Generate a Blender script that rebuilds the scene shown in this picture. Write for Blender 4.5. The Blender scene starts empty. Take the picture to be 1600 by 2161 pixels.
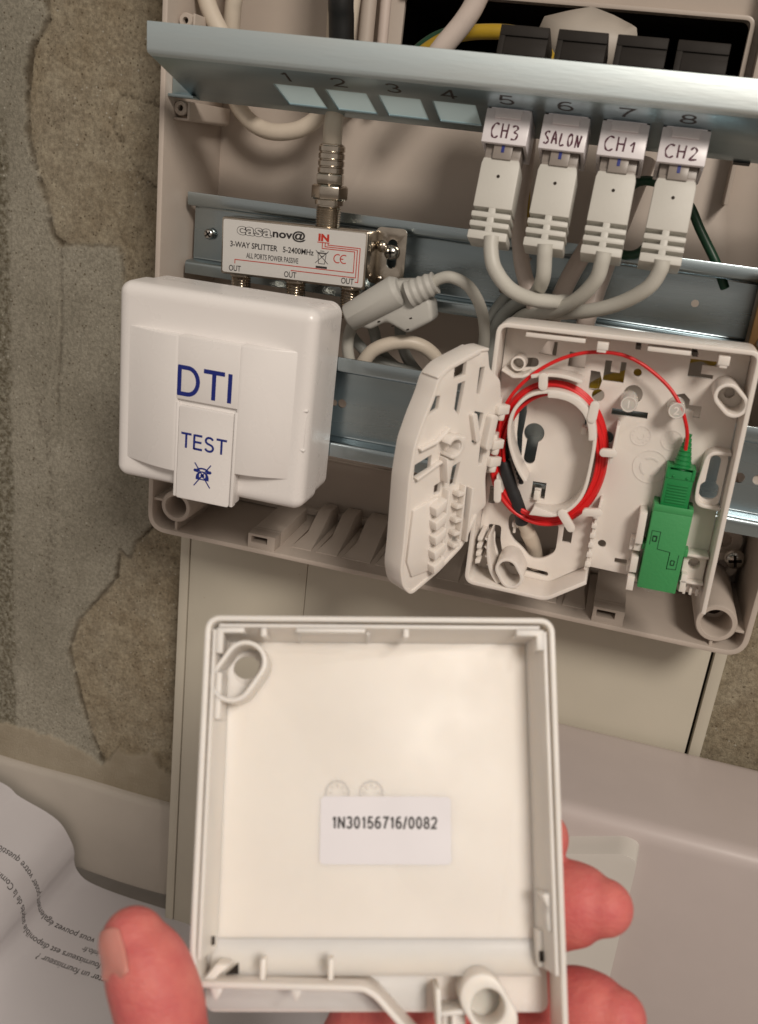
import bpy, bmesh, math, random
import numpy as np
from mathutils import Vector, Matrix, noise as mnoise
from mathutils.geometry import tessellate_polygon, delaunay_2d_cdt
random.seed(7)
S = bpy.context.scene
COL = S.collection
MM = 0.001

# ------------------------------------------------------------------ camera
def vec(*a): return Vector(a)
cd = bpy.data.cameras.new("camera"); cam = bpy.data.objects.new("camera", cd); COL.objects.link(cam)
RT = vec(0.95914654, 0.2597586, 0.11208646); UP = vec(-0.1935558, 0.31355674, 0.92963343); FW = vec(-0.20633482, 0.91334968, -0.35102465)
CAM = vec(180.2, -347.7, 163.1)
m = Matrix((RT, UP, -FW)).transposed().to_4x4(); m.translation = CAM * MM
cam.matrix_world = m
cd.sensor_fit = 'HORIZONTAL'; cd.sensor_width = 36; cd.lens = 45.0
cd.clip_start = 0.01; cd.clip_end = 50
cd.dof.use_dof = True; cd.dof.focus_distance = 0.385; cd.dof.aperture_fstop = 24
S.camera = cam

# ------------------------------------------------------------------ world and lamp
w = bpy.data.worlds.new("World"); S.world = w; w.use_nodes = True
bg = w.node_tree.nodes['Background']; bg.inputs[0].default_value = (1.0, 0.89, 0.785, 1); bg.inputs[1].default_value = 0.34
def area_lamp(name, loc, target, size, power, col):
    ld = bpy.data.lights.new(name, 'AREA'); ld.shape = 'DISK'; ld.size = size; ld.energy = power; ld.color = col
    o = bpy.data.objects.new(name, ld); COL.objects.link(o); o.location = loc
    o.rotation_euler = (Vector(target) - Vector(loc)).to_track_quat('-Z', 'Y').to_euler()
    return o
TGT = vec(0.13, -0.03, 0.08)
area_lamp("room_lamp", TGT + vec(0.42, -0.74, 0.60).normalized() * 1.5, TGT, 0.36, 13.8, (1.0, 0.905, 0.805))
CT = vec(0.128, -0.155, 0.01)
sl = bpy.data.lights.new("added_cover_spot", 'SPOT'); sl.energy = 6.0; sl.color = (1.0, 0.91, 0.82); sl.spot_size = math.radians(17); sl.spot_blend = .8; sl.shadow_soft_size = .03  # added unseen spot, cone kept to the held cover and hand
so = bpy.data.objects.new("added_cover_spot", sl); COL.objects.link(so); so.location = CT + vec(.46, -.44, .77) * 1.3
so.rotation_euler = (CT - so.location).to_track_quat('-Z', 'Y').to_euler()
S.view_settings.view_transform = 'Standard'; S.view_settings.look = 'None'
S.view_settings.exposure = 0.0; S.view_settings.gamma = 1.0

# ------------------------------------------------------------------ materials
def mat(name, rgb, rough=0.5, metal=0.0, var=0.06, vscale=60, bump=0.02, bscale=900, sss=0.0, spec=0.5, coat=0.0,
        col2=None, trans=0.0, alpha=1.0, aniso=False, sssr=(1, .4, .25), ssss=0.003):
    M_ = bpy.data.materials.new(name); M_.use_nodes = True
    nt = M_.node_tree; N = nt.nodes; Lk = nt.links
    b = N['Principled BSDF']
    tc = N.new('ShaderNodeTexCoord')
    mp = N.new('ShaderNodeMapping'); Lk.new(tc.outputs['Object'], mp.inputs[0])
    if aniso: mp.inputs['Scale'].default_value = (0.12, 1, 1)
    n1 = N.new('ShaderNodeTexNoise'); n1.inputs['Scale'].default_value = vscale; n1.inputs['Detail'].default_value = 5
    Lk.new(mp.outputs[0], n1.inputs['Vector'])
    cr = N.new('ShaderNodeValToRGB'); Lk.new(n1.outputs['Fac'], cr.inputs[0])
    c2 = col2 or tuple(c * (1 - var * 2) for c in rgb)
    cr.color_ramp.elements[0].position = 0.3; cr.color_ramp.elements[0].color = (*c2, 1)
    cr.color_ramp.elements[1].position = 0.7; cr.color_ramp.elements[1].color = (*rgb, 1)
    Lk.new(cr.outputs[0], b.inputs['Base Color'])
    b.inputs['Metallic'].default_value = metal
    mr = N.new('ShaderNodeMapRange'); Lk.new(n1.outputs['Fac'], mr.inputs['Value'])
    mr.inputs['From Min'].default_value = 0.3; mr.inputs['From Max'].default_value = 0.7
    mr.inputs['To Min'].default_value = rough * 1.15; mr.inputs['To Max'].default_value = rough * 0.88
    Lk.new(mr.outputs[0], b.inputs['Roughness'])
    b.inputs['Specular IOR Level'].default_value = spec
    if coat: b.inputs['Coat Weight'].default_value = coat; b.inputs['Coat Roughness'].default_value = 0.15
    if trans: b.inputs['Transmission Weight'].default_value = trans
    if sss:
        b.inputs['Subsurface Weight'].default_value = sss; b.inputs['Subsurface Radius'].default_value = sssr
        b.inputs['Subsurface Scale'].default_value = ssss
    if bump:
        n2 = N.new('ShaderNodeTexNoise'); n2.inputs['Scale'].default_value = bscale; n2.inputs['Detail'].default_value = 3
        Lk.new(mp.outputs[0], n2.inputs['Vector'])
        bp = N.new('ShaderNodeBump'); bp.inputs['Strength'].default_value = bump; bp.inputs['Distance'].default_value = 0.0004
        Lk.new(n2.outputs['Fac'], bp.inputs['Height']); Lk.new(bp.outputs[0], b.inputs['Normal'])
    return M_

M_DTI = mat('dti_white_plastic', (.82, .79, .77), .28, var=.012, bump=.05, bscale=500)
M_PTO = mat('outlet_white_plastic', (.80, .745, .69), .34, var=.015, bump=.05, bscale=600, sss=.12, sssr=(1, .8, .6), ssss=.002)
M_COVER = mat('cover_white_plastic', (.82, .77, .715), .46, var=.025, bump=.06, bscale=500, sss=.55, sssr=(1, .85, .7), ssss=.0045)
M_BOX = mat('enclosure_plastic', (.52, .45, .39), .42, var=.03, bump=.05, bscale=700)
M_TRUNK = mat('trunking_pvc', (.55, .51, .42), .4, var=.04, vscale=25, bump=.04)
M_APPL2 = mat('appliance_panel', (.62, .59, .545), .4, var=.02, bump=.03)
M_APPL = mat('appliance_white', (.54, .475, .455), .38, var=.02, bump=.03)
M_ZINC = mat('zinc_plated_steel', (.46, .56, .59), .34, 1.0, vscale=70, bump=.06, bscale=1500, col2=(.36, .47, .52), aniso=True)  # shade under the bracket put into a darker zinc colour
M_STRIP = mat('zinc_lit_strip', (.80, .86, .86), .56, 1.0, vscale=55, bump=.10, bscale=1100, col2=(.62, .74, .79), aniso=True)  # same bracket sheet, its bright reflection put into a lighter colour
M_RAIL = mat('rail_steel', (.46, .525, .55), .27, 1.0, vscale=60, bump=.05, bscale=1400, col2=(.34, .42, .46), aniso=True)
M_NICKEL = mat('nickel', (.62, .56, .48), .2, 1.0, vscale=200, bump=.05, col2=(.45, .40, .34))
M_SCREW = mat('screw_steel', (.68, .67, .64), .22, 1.0, vscale=300, bump=.1)
M_BRASS = mat('brown_terminal_brass', (.30, .17, .07), .4, .6, vscale=200)
M_BOOT = mat('grey_boot_pvc', (.62, .605, .555), .45, var=.03, bump=.06)
M_CABLE = mat('grey_cable_pvc', (.57, .555, .50), .42, var=.04, bump=.05)
M_CABDK = mat('dark_grey_cable_pvc', (.33, .34, .32), .45, var=.05, bump=.05)
M_ADGREY = mat('adapter_grey_pvc', (.50, .49, .455), .5, var=.03, bump=.1)
M_COAX = mat('cream_cable_pvc', (.66, .58, .48), .4, var=.05, bump=.04)
M_PINK = mat('pale_sheath_pvc', (.66, .56, .50), .4, var=.05, bump=.04)
M_BLACK = mat('black_pvc', (.012, .012, .012), .4, var=.1, bump=.05)
M_SLEEVE = mat('black_heatshrink', (.018, .018, .02), .55, var=.1, bump=.3, bscale=700)
M_KEYST = mat('dark_keystone_plastic', (.022, .018, .015), .6, var=.1, bump=.05, spec=.25)
M_LABELW = mat('white_label_plastic', (.82, .78, .80), .3, var=.02, bump=.02)
M_CLEAR = mat('clear_polycarbonate', (.42, .37, .33), .30, trans=.35, var=.01, bump=.02, spec=.3)
M_PEG = mat('translucent_peg', (.82, .78, .72), .2, trans=.35, var=.01, bump=.02, sss=.2)
M_STICK = mat('sticker_paper', (.72, .70, .735), .45, var=.01, bump=.03)
M_SPLAB = mat('splitter_label', (.66, .645, .62), .3, var=.02, bump=.02)
M_PLATE = mat('blank_plate_blue_cast', (.66, .86, .96), .35, var=.02, bump=.02)  # bluish reflected light put into the colour of white plates
def make_translucent(M_, f, col):
    nt = M_.node_tree; N = nt.nodes; b = N['Principled BSDF']; out = N['Material Output']
    tr = N.new('ShaderNodeBsdfTranslucent'); tr.inputs[0].default_value = (*col, 1); mx = N.new('ShaderNodeMixShader'); mx.inputs[0].default_value = f
    nt.links.new(b.outputs[0], mx.inputs[1]); nt.links.new(tr.outputs[0], mx.inputs[2]); nt.links.new(mx.outputs[0], out.inputs[0])
make_translucent(M_PLATE, .85, (.74, .95, 1.0))
M_RED = mat('red_fibre', (.74, .014, .016), .35, var=.06, bump=.04)
M_GREEN = mat('green_connector', (.012, .235, .06), .42, var=.05, bump=.12, bscale=800)
M_GREENL = mat('green_adapter', (.055, .32, .105), .5, var=.04, bump=.25, bscale=900)
M_GROOVE = mat('dark_green_recess', (.004, .05, .018), .6, bump=0)
M_YEL = mat('yellow_wire', (.45, .29, .02), .4, bump=.04)
M_GRNW = mat('green_wire', (.012, .06, .03), .4, bump=.04)
M_INKB = mat('blue_print', (.010, .022, .20), .4, bump=0, var=.02)
M_INKK = mat('black_print', (.025, .022, .022), .5, bump=0, var=.02)
M_INKR = mat('red_print', (.52, .035, .015), .45, bump=0, var=.02)
M_INKP = mat('purple_marker', (.085, .010, .030), .5, bump=0, var=.1)
M_TEXT = mat('grey_toner', (.05, .045, .045), .6, bump=0, var=.02)
M_PAPER = mat('paper_white', (.60, .575, .59), .75, var=.02, vscale=15, bump=.06, bscale=1200)
M_SKIRT = mat('skirting_paint', (.46, .415, .36), .5, var=.05, vscale=30, bump=.1, bscale=200)
M_FLOOR = mat('floor_tile', (.30, .27, .24), .5, var=.1, vscale=30, bump=.05)
M_NICHE = mat('cavity_shade', (.035, .024, .017), .9, var=.3, vscale=80, bump=.3, bscale=200)  # near-black puts the shade of cavity, holes and slots into the colour
M_NAIL = mat('thumbnail_keratin', (.60, .25, .21), .22, var=.03, vscale=200, bump=.05, sss=.3, ssss=.002, sssr=(1, .3, .2))

def skin_material():
    M_ = bpy.data.materials.new('skin'); M_.use_nodes = True
    nt = M_.node_tree; N = nt.nodes; Lk = nt.links; b = N['Principled BSDF']
    tc = N.new('ShaderNodeTexCoord')
    n1 = N.new('ShaderNodeTexNoise'); n1.inputs['Scale'].default_value = 130; n1.inputs['Detail'].default_value = 8; n1.inputs['Roughness'].default_value = .65
    Lk.new(tc.outputs['Object'], n1.inputs['Vector'])
    cr = N.new('ShaderNodeValToRGB'); Lk.new(n1.outputs['Fac'], cr.inputs[0])
    cr.color_ramp.elements[0].position = .32; cr.color_ramp.elements[0].color = (.55, .125, .125, 1)
    cr.color_ramp.elements[1].position = .70; cr.color_ramp.elements[1].color = (.66, .205, .175, 1)
    Lk.new(cr.outputs[0], b.inputs['Base Color'])
    b.inputs['Roughness'].default_value = .58; b.inputs['Specular IOR Level'].default_value = .35
    b.inputs['Subsurface Weight'].default_value = .35; b.inputs['Subsurface Radius'].default_value = (1, .28, .18); b.inputs['Subsurface Scale'].default_value = .004
    mp = N.new('ShaderNodeMapping'); mp.inputs['Scale'].default_value = (1, 1, 1); Lk.new(tc.outputs['Object'], mp.inputs[0])
    v = N.new('ShaderNodeTexVoronoi'); v.inputs['Scale'].default_value = 700; Lk.new(mp.outputs[0], v.inputs['Vector']); v.feature = 'DISTANCE_TO_EDGE'
    n2 = N.new('ShaderNodeTexNoise'); n2.inputs['Scale'].default_value = 350; n2.inputs['Detail'].default_value = 6; Lk.new(mp.outputs[0], n2.inputs['Vector'])
    wv = N.new('ShaderNodeTexWave'); wv.bands_direction = 'Z'; wv.inputs['Scale'].default_value = 170; wv.inputs['Distortion'].default_value = 9; wv.inputs['Detail'].default_value = 3; wv.inputs['Detail Scale'].default_value = 2
    Lk.new(mp.outputs[0], wv.inputs['Vector'])
    a0 = N.new('ShaderNodeMath'); a0.operation = 'MULTIPLY_ADD'; a0.inputs[1].default_value = .45; Lk.new(wv.outputs['Fac'], a0.inputs[0]); Lk.new(v.outputs['Distance'], a0.inputs[2])
    ad = N.new('ShaderNodeMath'); ad.operation = 'ADD'; Lk.new(a0.outputs[0], ad.inputs[0]); Lk.new(n2.outputs['Fac'], ad.inputs[1])
    bp = N.new('ShaderNodeBump'); bp.inputs['Strength'].default_value = .26; bp.inputs['Distance'].default_value = .0005
    Lk.new(ad.outputs[0], bp.inputs['Height']); Lk.new(bp.outputs[0], b.inputs['Normal'])
    return M_
M_SKIN = skin_material()

# ------------------------------------------------------------------ mesh helpers (all authored in millimetres)
class MB:
    """collects shapes; 'el' frame: (u right, v up, w towards the viewer) -> x, z, -y ; 'xyz' frame: as is"""
    def __init__(s, frame='el'):
        s.v = []; s.f = []; s.frame = frame
    def add(s, vs, fs):
        k = len(s.v); s.v += [tuple(p) for p in vs]; s.f += [tuple(i + k for i in f) for f in fs]; return s
    def box(s, a0, a1, b0, b1, c0, c1):
        vs = [(a, b, c) for a in (a0, a1) for b in (b0, b1) for c in (c0, c1)]
        return s.add(vs, [(0, 1, 3, 2), (4, 6, 7, 5), (0, 4, 5, 1), (2, 3, 7, 6), (0, 2, 6, 4), (1, 5, 7, 3)])
    def prism(s, poly, w0, w1, holes=(), axis=2, top=None):
        """extrude a 2D polygon (with holes) along the 3rd axis; axis=0: polygon is (b,c) extruded along a; 'top' scales/offsets the w1 outline"""
        loops = [list(poly)] + [list(h) for h in holes]
        flat = [p for l in loops for p in l]; n = len(flat)
        if not holes: tris = tessellate_polygon([[Vector((p[0], p[1], 0)) for p in l] for l in loops])
        else:
            es = []; k = 0
            for l in loops:
                es += [(k + i, k + (i + 1) % len(l)) for i in range(len(l))]; k += len(l)
            cv, _e, cf, ov, _oe, _of = delaunay_2d_cdt([Vector(p[:2]) for p in flat], es, [], 0, 1e-5)
            tris = [tuple(ov[i][0] for i in f) for f in cf if all(ov[i] for i in f)]
            ct = np.array([[sum(flat[i][q] for i in f) / len(f) for q in (0, 1)] for f in tris])
            ok = inside(ct[:, 0], ct[:, 1], loops[0])
            for h in loops[1:]: ok &= ~inside(ct[:, 0], ct[:, 1], h)
            tris = [f for f, o_ in zip(tris, ok) if o_]
        flat2 = top if top else flat
        def P(p, w): return (p[0], p[1], w) if axis == 2 else ((w, p[0], p[1]) if axis == 0 else (p[0], w, p[1]))
        vs = [P(p, w0) for p in flat] + [P(p, w1) for p in flat2]
        fs = [tuple(t) for t in tris] + [tuple(i + n for i in reversed(t)) for t in tris]
        k = 0
        for l in loops:
            m_ = len(l)
            for i in range(m_):
                j = (i + 1) % m_; fs.append((k + i, k + j, n + k + j, n + k + i))
            k += m_
        return s.add(vs, fs)
    def ribbon(s, pts, th, w0, w1, closed=False, side=0.5):
        """a wall of thickness th standing along a 2D polyline from w0 to w1"""
        n = len(pts); L = []; R_ = []
        for i in range(n):
            p = Vector(pts[i][:2])
            a = Vector(pts[i - 1][:2]) if (i or closed) else p; b = Vector(pts[(i + 1) % n][:2]) if (i < n - 1 or closed) else p
            d1 = (p - a).normalized() if (p - a).length > 1e-9 else None; d2 = (b - p).normalized() if (b - p).length > 1e-9 else None
            if d1 is None: d1 = d2
            if d2 is None: d2 = d1
            nn = Vector((-d1.y - d2.y, d1.x + d2.x)); nn = nn.normalized() if nn.length > 1e-6 else Vector((-d1.y, d1.x))
            c = max(.45, nn.dot(Vector((-d1.y, d1.x))))
            t_ = th(i) if callable(th) else th
            L.append(p + nn * (t_ * side / c)); R_.append(p - nn * (t_ * (1 - side) / c))
        vs = []
        for l, r in zip(L, R_): vs += [(l.x, l.y, w0), (l.x, l.y, w1), (r.x, r.y, w1), (r.x, r.y, w0)]
        fs = []
        for i in range(n if closed else n - 1):
            a = 4 * i; b = 4 * ((i + 1) % n)
            for q in range(4): fs.append((a + q, a + (q + 1) % 4, b + (q + 1) % 4, b + q))
        if not closed: fs += [(3, 2, 1, 0), tuple(4 * (n - 1) + q for q in range(4))]
        return s.add(vs, fs)
    def tube(s, pts, r, n=12, cap=True):
        pts = [Vector(p) for p in pts]; N = len(pts); rs = r if isinstance(r, (list, tuple)) else [r] * N
        t0 = (pts[1] - pts[0]).normalized(); ref = Vector((0, 0, 1)) if abs(t0.z) < .9 else Vector((1, 0, 0))
        nx = (ref - t0 * ref.dot(t0)).normalized(); vs = []; fs = []
        for i in range(N):
            t = (pts[min(i + 1, N - 1)] - pts[max(i - 1, 0)]).normalized()
            nx = (nx - t * nx.dot(t)).normalized(); ny = t.cross(nx)
            for k in range(n):
                a = 2 * math.pi * k / n; q = pts[i] + (nx * math.cos(a) + ny * math.sin(a)) * rs[i]; vs.append(q[:])
        for i in range(N - 1):
            for k in range(n):
                a = i * n + k; b = i * n + (k + 1) % n; fs.append((a, b, b + n, a + n))
        if cap: fs += [tuple(range(n - 1, -1, -1)), tuple(range((N - 1) * n, N * n))]
        return s.add(vs, fs)
    def lathe(s, o, d, prof, n=24, phase=0.0):
        """rings (h, r) along direction d from o; closed at both ends"""
        o = Vector(o); d = Vector(d).normalized(); ref = Vector((0, 0, 1)) if abs(d.z) < .9 else Vector((1, 0, 0))
        nx = (ref - d * ref.dot(d)).normalized(); ny = d.cross(nx); vs = []; fs = []
        for h, r in prof:
            for k in range(n):
                a = phase + 2 * math.pi * k / n; vs.append((o + d * h + (nx * math.cos(a) + ny * math.sin(a)) * max(r, 1e-4))[:])
        for i in range(len(prof) - 1):
            for k in range(n):
                a = i * n + k; b = i * n + (k + 1) % n; fs.append((a, b, b + n, a + n))
        fs += [tuple(range(n - 1, -1, -1)), tuple(range((len(prof) - 1) * n, len(prof) * n))]
        return s.add(vs, fs)
    def grid(s, rows):
        n = len(rows[0]); vs = [p for r in rows for p in r]
        return s.add(vs, [(i * n + j, i * n + j + 1, (i + 1) * n + j + 1, (i + 1) * n + j) for i in range(len(rows) - 1) for j in range(n - 1)])

MW = {}
def _mesh(name, mb, mats, inv, bevel, smooth, seg=2):
    me = bpy.data.meshes.new(name)
    vs = []
    for p in mb.v:
        q = Vector((p[0], -p[2], p[1])) if mb.frame == 'el' else Vector(p)
        vs.append(((inv @ q) if inv else q) * MM)
    me.from_pydata([v[:] for v in vs], [], mb.f)
    bm = bmesh.new(); bm.from_mesh(me)
    bmesh.ops.recalc_face_normals(bm, faces=bm.faces)
    if bevel:
        es = [e for e in bm.edges if len(e.link_faces) == 2 and e.calc_face_angle(0) > math.radians(38)]
        bmesh.ops.bevel(bm, geom=es, offset=bevel * MM, offset_type='OFFSET', segments=seg, profile=.5, affect='EDGES', clamp_overlap=True)
    bm.to_mesh(me); bm.free()
    me.materials.append(mats)
    if smooth:
        me.polygons.foreach_set('use_smooth', [True] * len(me.polygons)); me.set_sharp_from_angle(angle=math.radians(smooth))
    me.update()
    return me
def props(o, label=None, cat=None, group=None, kind=None):
    if label: o['label'] = label
    if cat: o['category'] = cat
    if group: o['group'] = group
    if kind: o['kind'] = kind
    return o
def thing(name, label, cat, loc=(0, 0, 0), rot=None, group=None):
    o = bpy.data.objects.new(name, None); COL.objects.link(o); o.empty_display_size = .01
    M_ = (rot.to_4x4() if rot else Matrix.Identity(4)); M_.translation = Vector(loc)
    MW[o.name] = M_.copy(); M2 = M_.copy(); M2.translation = Vector(loc) * MM; o.matrix_world = M2
    return props(o, label, cat, group)
def part(name, mb, m_, parent, label=None, bevel=0, smooth=42, world=True, kind=None, seg=2):
    M_ = MW[parent.name]
    me = _mesh(name, mb, m_, M_.inverted() if world else None, bevel, smooth, seg)
    o = bpy.data.objects.new(name, me); COL.objects.link(o); o.parent = parent; MW[o.name] = M_
    return props(o, label, kind=kind)
def share(name, me, parent, label=None):
    o = bpy.data.objects.new(name, me); COL.objects.link(o); o.parent = parent; MW[o.name] = MW[parent.name]
    return props(o, label)
def single(name, label, cat, mb, m_, loc, bevel=0, smooth=42, group=None, kind=None):
    T = Matrix.Translation(Vector(loc))
    me = _mesh(name, mb, m_, T.inverted(), bevel, smooth)
    o = bpy.data.objects.new(name, me); COL.objects.link(o); o.location = Vector(loc) * MM; MW[o.name] = T
    return props(o, label, cat, group, kind)
def ext(o, mb, m_, **k): return part(k.pop('name'), mb, m_, o, **k)

def cr(pts, n=8):
    """Catmull-Rom through points of any dimension"""
    P = [Vector(p) for p in pts]; P = [P[0] * 2 - P[1]] + P + [P[-1] * 2 - P[-2]]; out = []
    for i in range(1, len(P) - 2):
        for k in range(n):
            t = k / n; a, b, c, d = P[i - 1:i + 3]
            out.append(.5 * ((2 * b) + (c - a) * t + (2 * a - 5 * b + 4 * c - d) * t * t + (3 * b - a - 3 * c + d) * t ** 3))
    out.append(P[-2]); return out
def circ(x, y, r, n=20, a0=0, a1=360, ry=None):
    full = abs(a1 - a0) >= 360; k = n if full else n + 1
    return [(x + r * math.cos(math.radians(a0 + (a1 - a0) * i / n)), y + (ry or r) * math.sin(math.radians(a0 + (a1 - a0) * i / n))) for i in range(k)]
def rect(x0, y0, x1, y1): return [(x0, y0), (x1, y0), (x1, y1), (x0, y1)]
def rrect(x0, y0, x1, y1, r, n=6):
    o = []
    for cx, cy, a in ((x1 - r, y0 + r, -90), (x1 - r, y1 - r, 0), (x0 + r, y1 - r, 90), (x0 + r, y0 + r, 180)): o += circ(cx, cy, r, n, a, a + 90)
    return o
def slot(x0, y0, x1, y1, r, n=10):
    a = math.degrees(math.atan2(y1 - y0, x1 - x0)); return circ(x1, y1, r, n, a - 90, a + 90) + circ(x0, y0, r, n, a + 90, a + 270)
def fillet(pts, r, closed=False, n=5):
    out = []; N = len(pts)
    for i in range(N):
        p = Vector(pts[i])
        if not closed and i in (0, N - 1): out.append(p[:]); continue
        a = Vector(pts[i - 1]); b = Vector(pts[(i + 1) % N]); da = a - p; db = b - p
        k = min(r, da.length * .45, db.length * .45); A = p + da.normalized() * k; B = p + db.normalized() * k
        for j in range(n + 1):
            t = j / n; out.append(((1 - t) ** 2 * A + 2 * t * (1 - t) * p + t * t * B)[:])
    return out
def text_geo(body, size, bold=0.0, sx=1.0, align='LEFT', shear=0, spacing=1.0):
    """flat lettering as (verts2d, faces); cap height is about 0.7*size"""
    c = bpy.data.curves.new('t', 'FONT'); c.body = body; c.size = size; c.align_x = align; c.offset = bold; c.shear = shear; c.resolution_u = 4; c.space_character = spacing
    o = bpy.data.objects.new('t', c); COL.objects.link(o); bpy.context.view_layer.update()
    me = bpy.data.meshes.new_from_object(o.evaluated_get(bpy.context.evaluated_depsgraph_get()))
    vs = [(v.co.x * sx, v.co.y) for v in me.vertices]; fs = [tuple(p.vertices) for p in me.polygons]
    bpy.data.objects.remove(o); bpy.data.curves.remove(c); bpy.data.meshes.remove(me)
    return vs, fs
def text_mb(body, x, y, wl, size, bold=0.0, sx=1.0, align='LEFT', fit=None, rot=0.0, mapf=None, **k):
    vs, fs = text_geo(body, size, bold, sx, align, **k)
    if fit:
        x0 = min(v[0] for v in vs); x1 = max(v[0] for v in vs); y0 = min(v[1] for v in vs); y1 = max(v[1] for v in vs)
        fx, fy = fit; kx = fx / (x1 - x0) if fx else None; ky = fy / (y1 - y0) if fy else None
        kx = kx or ky; ky = ky or kx; vs = [((v[0] - x0) * kx, (v[1] - y0) * ky) for v in vs]
    ca, sa = math.cos(rot), math.sin(rot)
    b = MB(); pts = [(x + v[0] * ca - v[1] * sa, y + v[0] * sa + v[1] * ca) for v in vs]
    b.add([mapf(*p) for p in pts] if mapf else [(p[0], p[1], wl) for p in pts], fs)
    return b
def stroke_mb(b, strokes, x, y, wl, sx, sy, th, mapf=None):
    """handwriting: polylines in a unit cell drawn as thin ribbons"""
    for st in strokes:
        p = [(x + q[0] * sx, y + q[1] * sy) for q in (cr([(a, c, 0) for a, c in st], 5) if len(st) > 2 else [Vector((a, c, 0)) for a, c in st])]
        k = MB(); k.ribbon(p, lambda i: th * (.85 + .3 * math.sin(i * .9)), 0, .04)
        b.add([mapf(*q) if mapf else (q[0], q[1], q[2] + wl) for q in k.v], k.f)
    return b
def _arc(cx, cy, rx, ry, a0, a1, n=14): return [(cx + rx * math.cos(math.radians(a0 + (a1 - a0) * i / n)), cy + ry * math.sin(math.radians(a0 + (a1 - a0) * i / n))) for i in range(n + 1)]
STK = { # sans lettering as strokes in a cell 1 high; (width, strokes)
 'D': (.78, [[(.06, 0), (.06, 1)], [(.0, .955), (.36, .955)] + _arc(.36, .5, .36, .455, 90, -90) + [(.36, .045), (0, .045)]]),
 'T': (.74, [[(0, .95), (.74, .95)], [(.37, .95), (.37, 0)]]), 'I': (.12, [[(.06, 0), (.06, 1)]]),
 'E': (.64, [[(.05, 0), (.05, 1)], [(.05, .95), (.62, .95)], [(.05, .51), (.58, .51)], [(.05, .05), (.64, .05)]]),
 'S': (.68, [_arc(.34, .735, .26, .215, 20, 180, 10) + [(.10, .64), (.2, .555), (.34, .51), (.5, .46)] + _arc(.34, .27, .28, .225, 35, -165, 12)]),
 'N': (.70, [[(.06, 0), (.06, 1)], [(.64, 0), (.64, 1)], [(.06, .97), (.64, .03)]]), '/': (.34, [[(.02, -.05), (.32, 1.03)]]),
 '0': (.60, [_arc(.3, .5, .24, .455, 0, 360, 24)]), '1': (.42, [[(.28, 0), (.28, 1)], [(.28, .97), (.18, .84), (.06, .77)]]),
 '2': (.60, [_arc(.3, .70, .24, .255, 170, -30, 12) + [(.42, .42), (.18, .2), (.07, .05), (.58, .05)]]),
 '3': (.60, [_arc(.29, .73, .22, .225, 160, -90, 12), _arc(.29, .275, .25, .23, 90, -165, 14)]),
 '4': (.62, [[(.44, 0), (.44, 1)], [(.44, .97), (.04, .29), (.62, .29)]]),
 '5': (.60, [[(.54, .95), (.15, .95), (.09, .52)] + _arc(.29, .315, .25, .27, 140, -160, 14)]),
 '6': (.60, [_arc(.3, .31, .24, .265, 0, 360, 20), _arc(.36, .5, .30, .455, 60, 190, 10)]),
 '7': (.58, [[(.04, .95), (.55, .95), (.36, .6), (.24, .25), (.2, 0)]]),
 '8': (.60, [_arc(.3, .73, .205, .225, 0, 360, 18), _arc(.3, .275, .245, .23, 0, 360, 18)])}
def stroke_text(body, x, y, wl, w_, h, th, gap=.16, mapf=None, centre=False):
    """block lettering from uniform strokes, scaled to width w_ (or natural when None) and height h"""
    nat = sum(STK[c][0] for c in body) + gap * (len(body) - 1); sx = (w_ / nat) if w_ else h
    u = x - (nat * sx / 2 if centre else 0); b = MB(); q = 0
    for c in body:
        for st in STK[c][1]:
            k = MB(); pts = [(u + p[0] * sx, y + p[1] * h) for p in st]
            cl = (abs(pts[0][0] - pts[-1][0]) + abs(pts[0][1] - pts[-1][1])) < 1e-6
            k.ribbon(pts[:-1] if cl else pts, th, 0, .012 + .004 * (q % 3), closed=cl); q += 1
            b.add([mapf(p[0], p[1], p[2]) if mapf else (p[0], p[1], p[2] + wl) for p in k.v], k.f)
        u += (STK[c][0] + gap) * sx
    return b
def dist_poly(X, Z, pts):
    d = np.full(X.shape, 1e9)
    for (x0, z0), (x1, z1) in zip(pts[:-1], pts[1:]):
        vx, vz = x1 - x0, z1 - z0; L = vx * vx + vz * vz + 1e-9
        t = np.clip(((X - x0) * vx + (Z - z0) * vz) / L, 0, 1); d = np.minimum(d, np.hypot(X - x0 - t * vx, Z - z0 - t * vz))
    return d
def inside(X, Z, poly):
    r = np.zeros(X.shape, bool); n = len(poly)
    for i in range(n):
        x0, z0 = poly[i]; x1, z1 = poly[(i + 1) % n]
        c = ((z0 > Z) != (z1 > Z)) & (X < (x1 - x0) * (Z - z0) / ((z1 - z0) + 1e-12) + x0); r ^= c
    return r
def screw(parent, x, z, y, r, ph=.4):
    """pan-head cross screw facing the viewer"""
    b = MB(); b.lathe((x, z, -y - .2), (0, 0, 1), [(-3, r * .5), (0, r * .5), (0, r), (.45 * r, r * .92), (.75 * r, r * .6), (.85 * r, .05)], 20)
    s_ = part('screw', b, M_SCREW, parent)
    c = MB()
    for a in (ph, ph + math.pi / 2):
        ca, sa = math.cos(a), math.sin(a); L, h = r * .62, r * .14
        pts = [(x + ca * p - sa * q, z + sa * p + ca * q) for p, q in ((-L, -h), (L, -h), (L, h), (-L, h))]
        c.prism(pts, -y - .2 + r * .35, -y - .2 + r * .87)
    part('cross_recess', c, M_KEYST, s_)
    return s_

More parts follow.
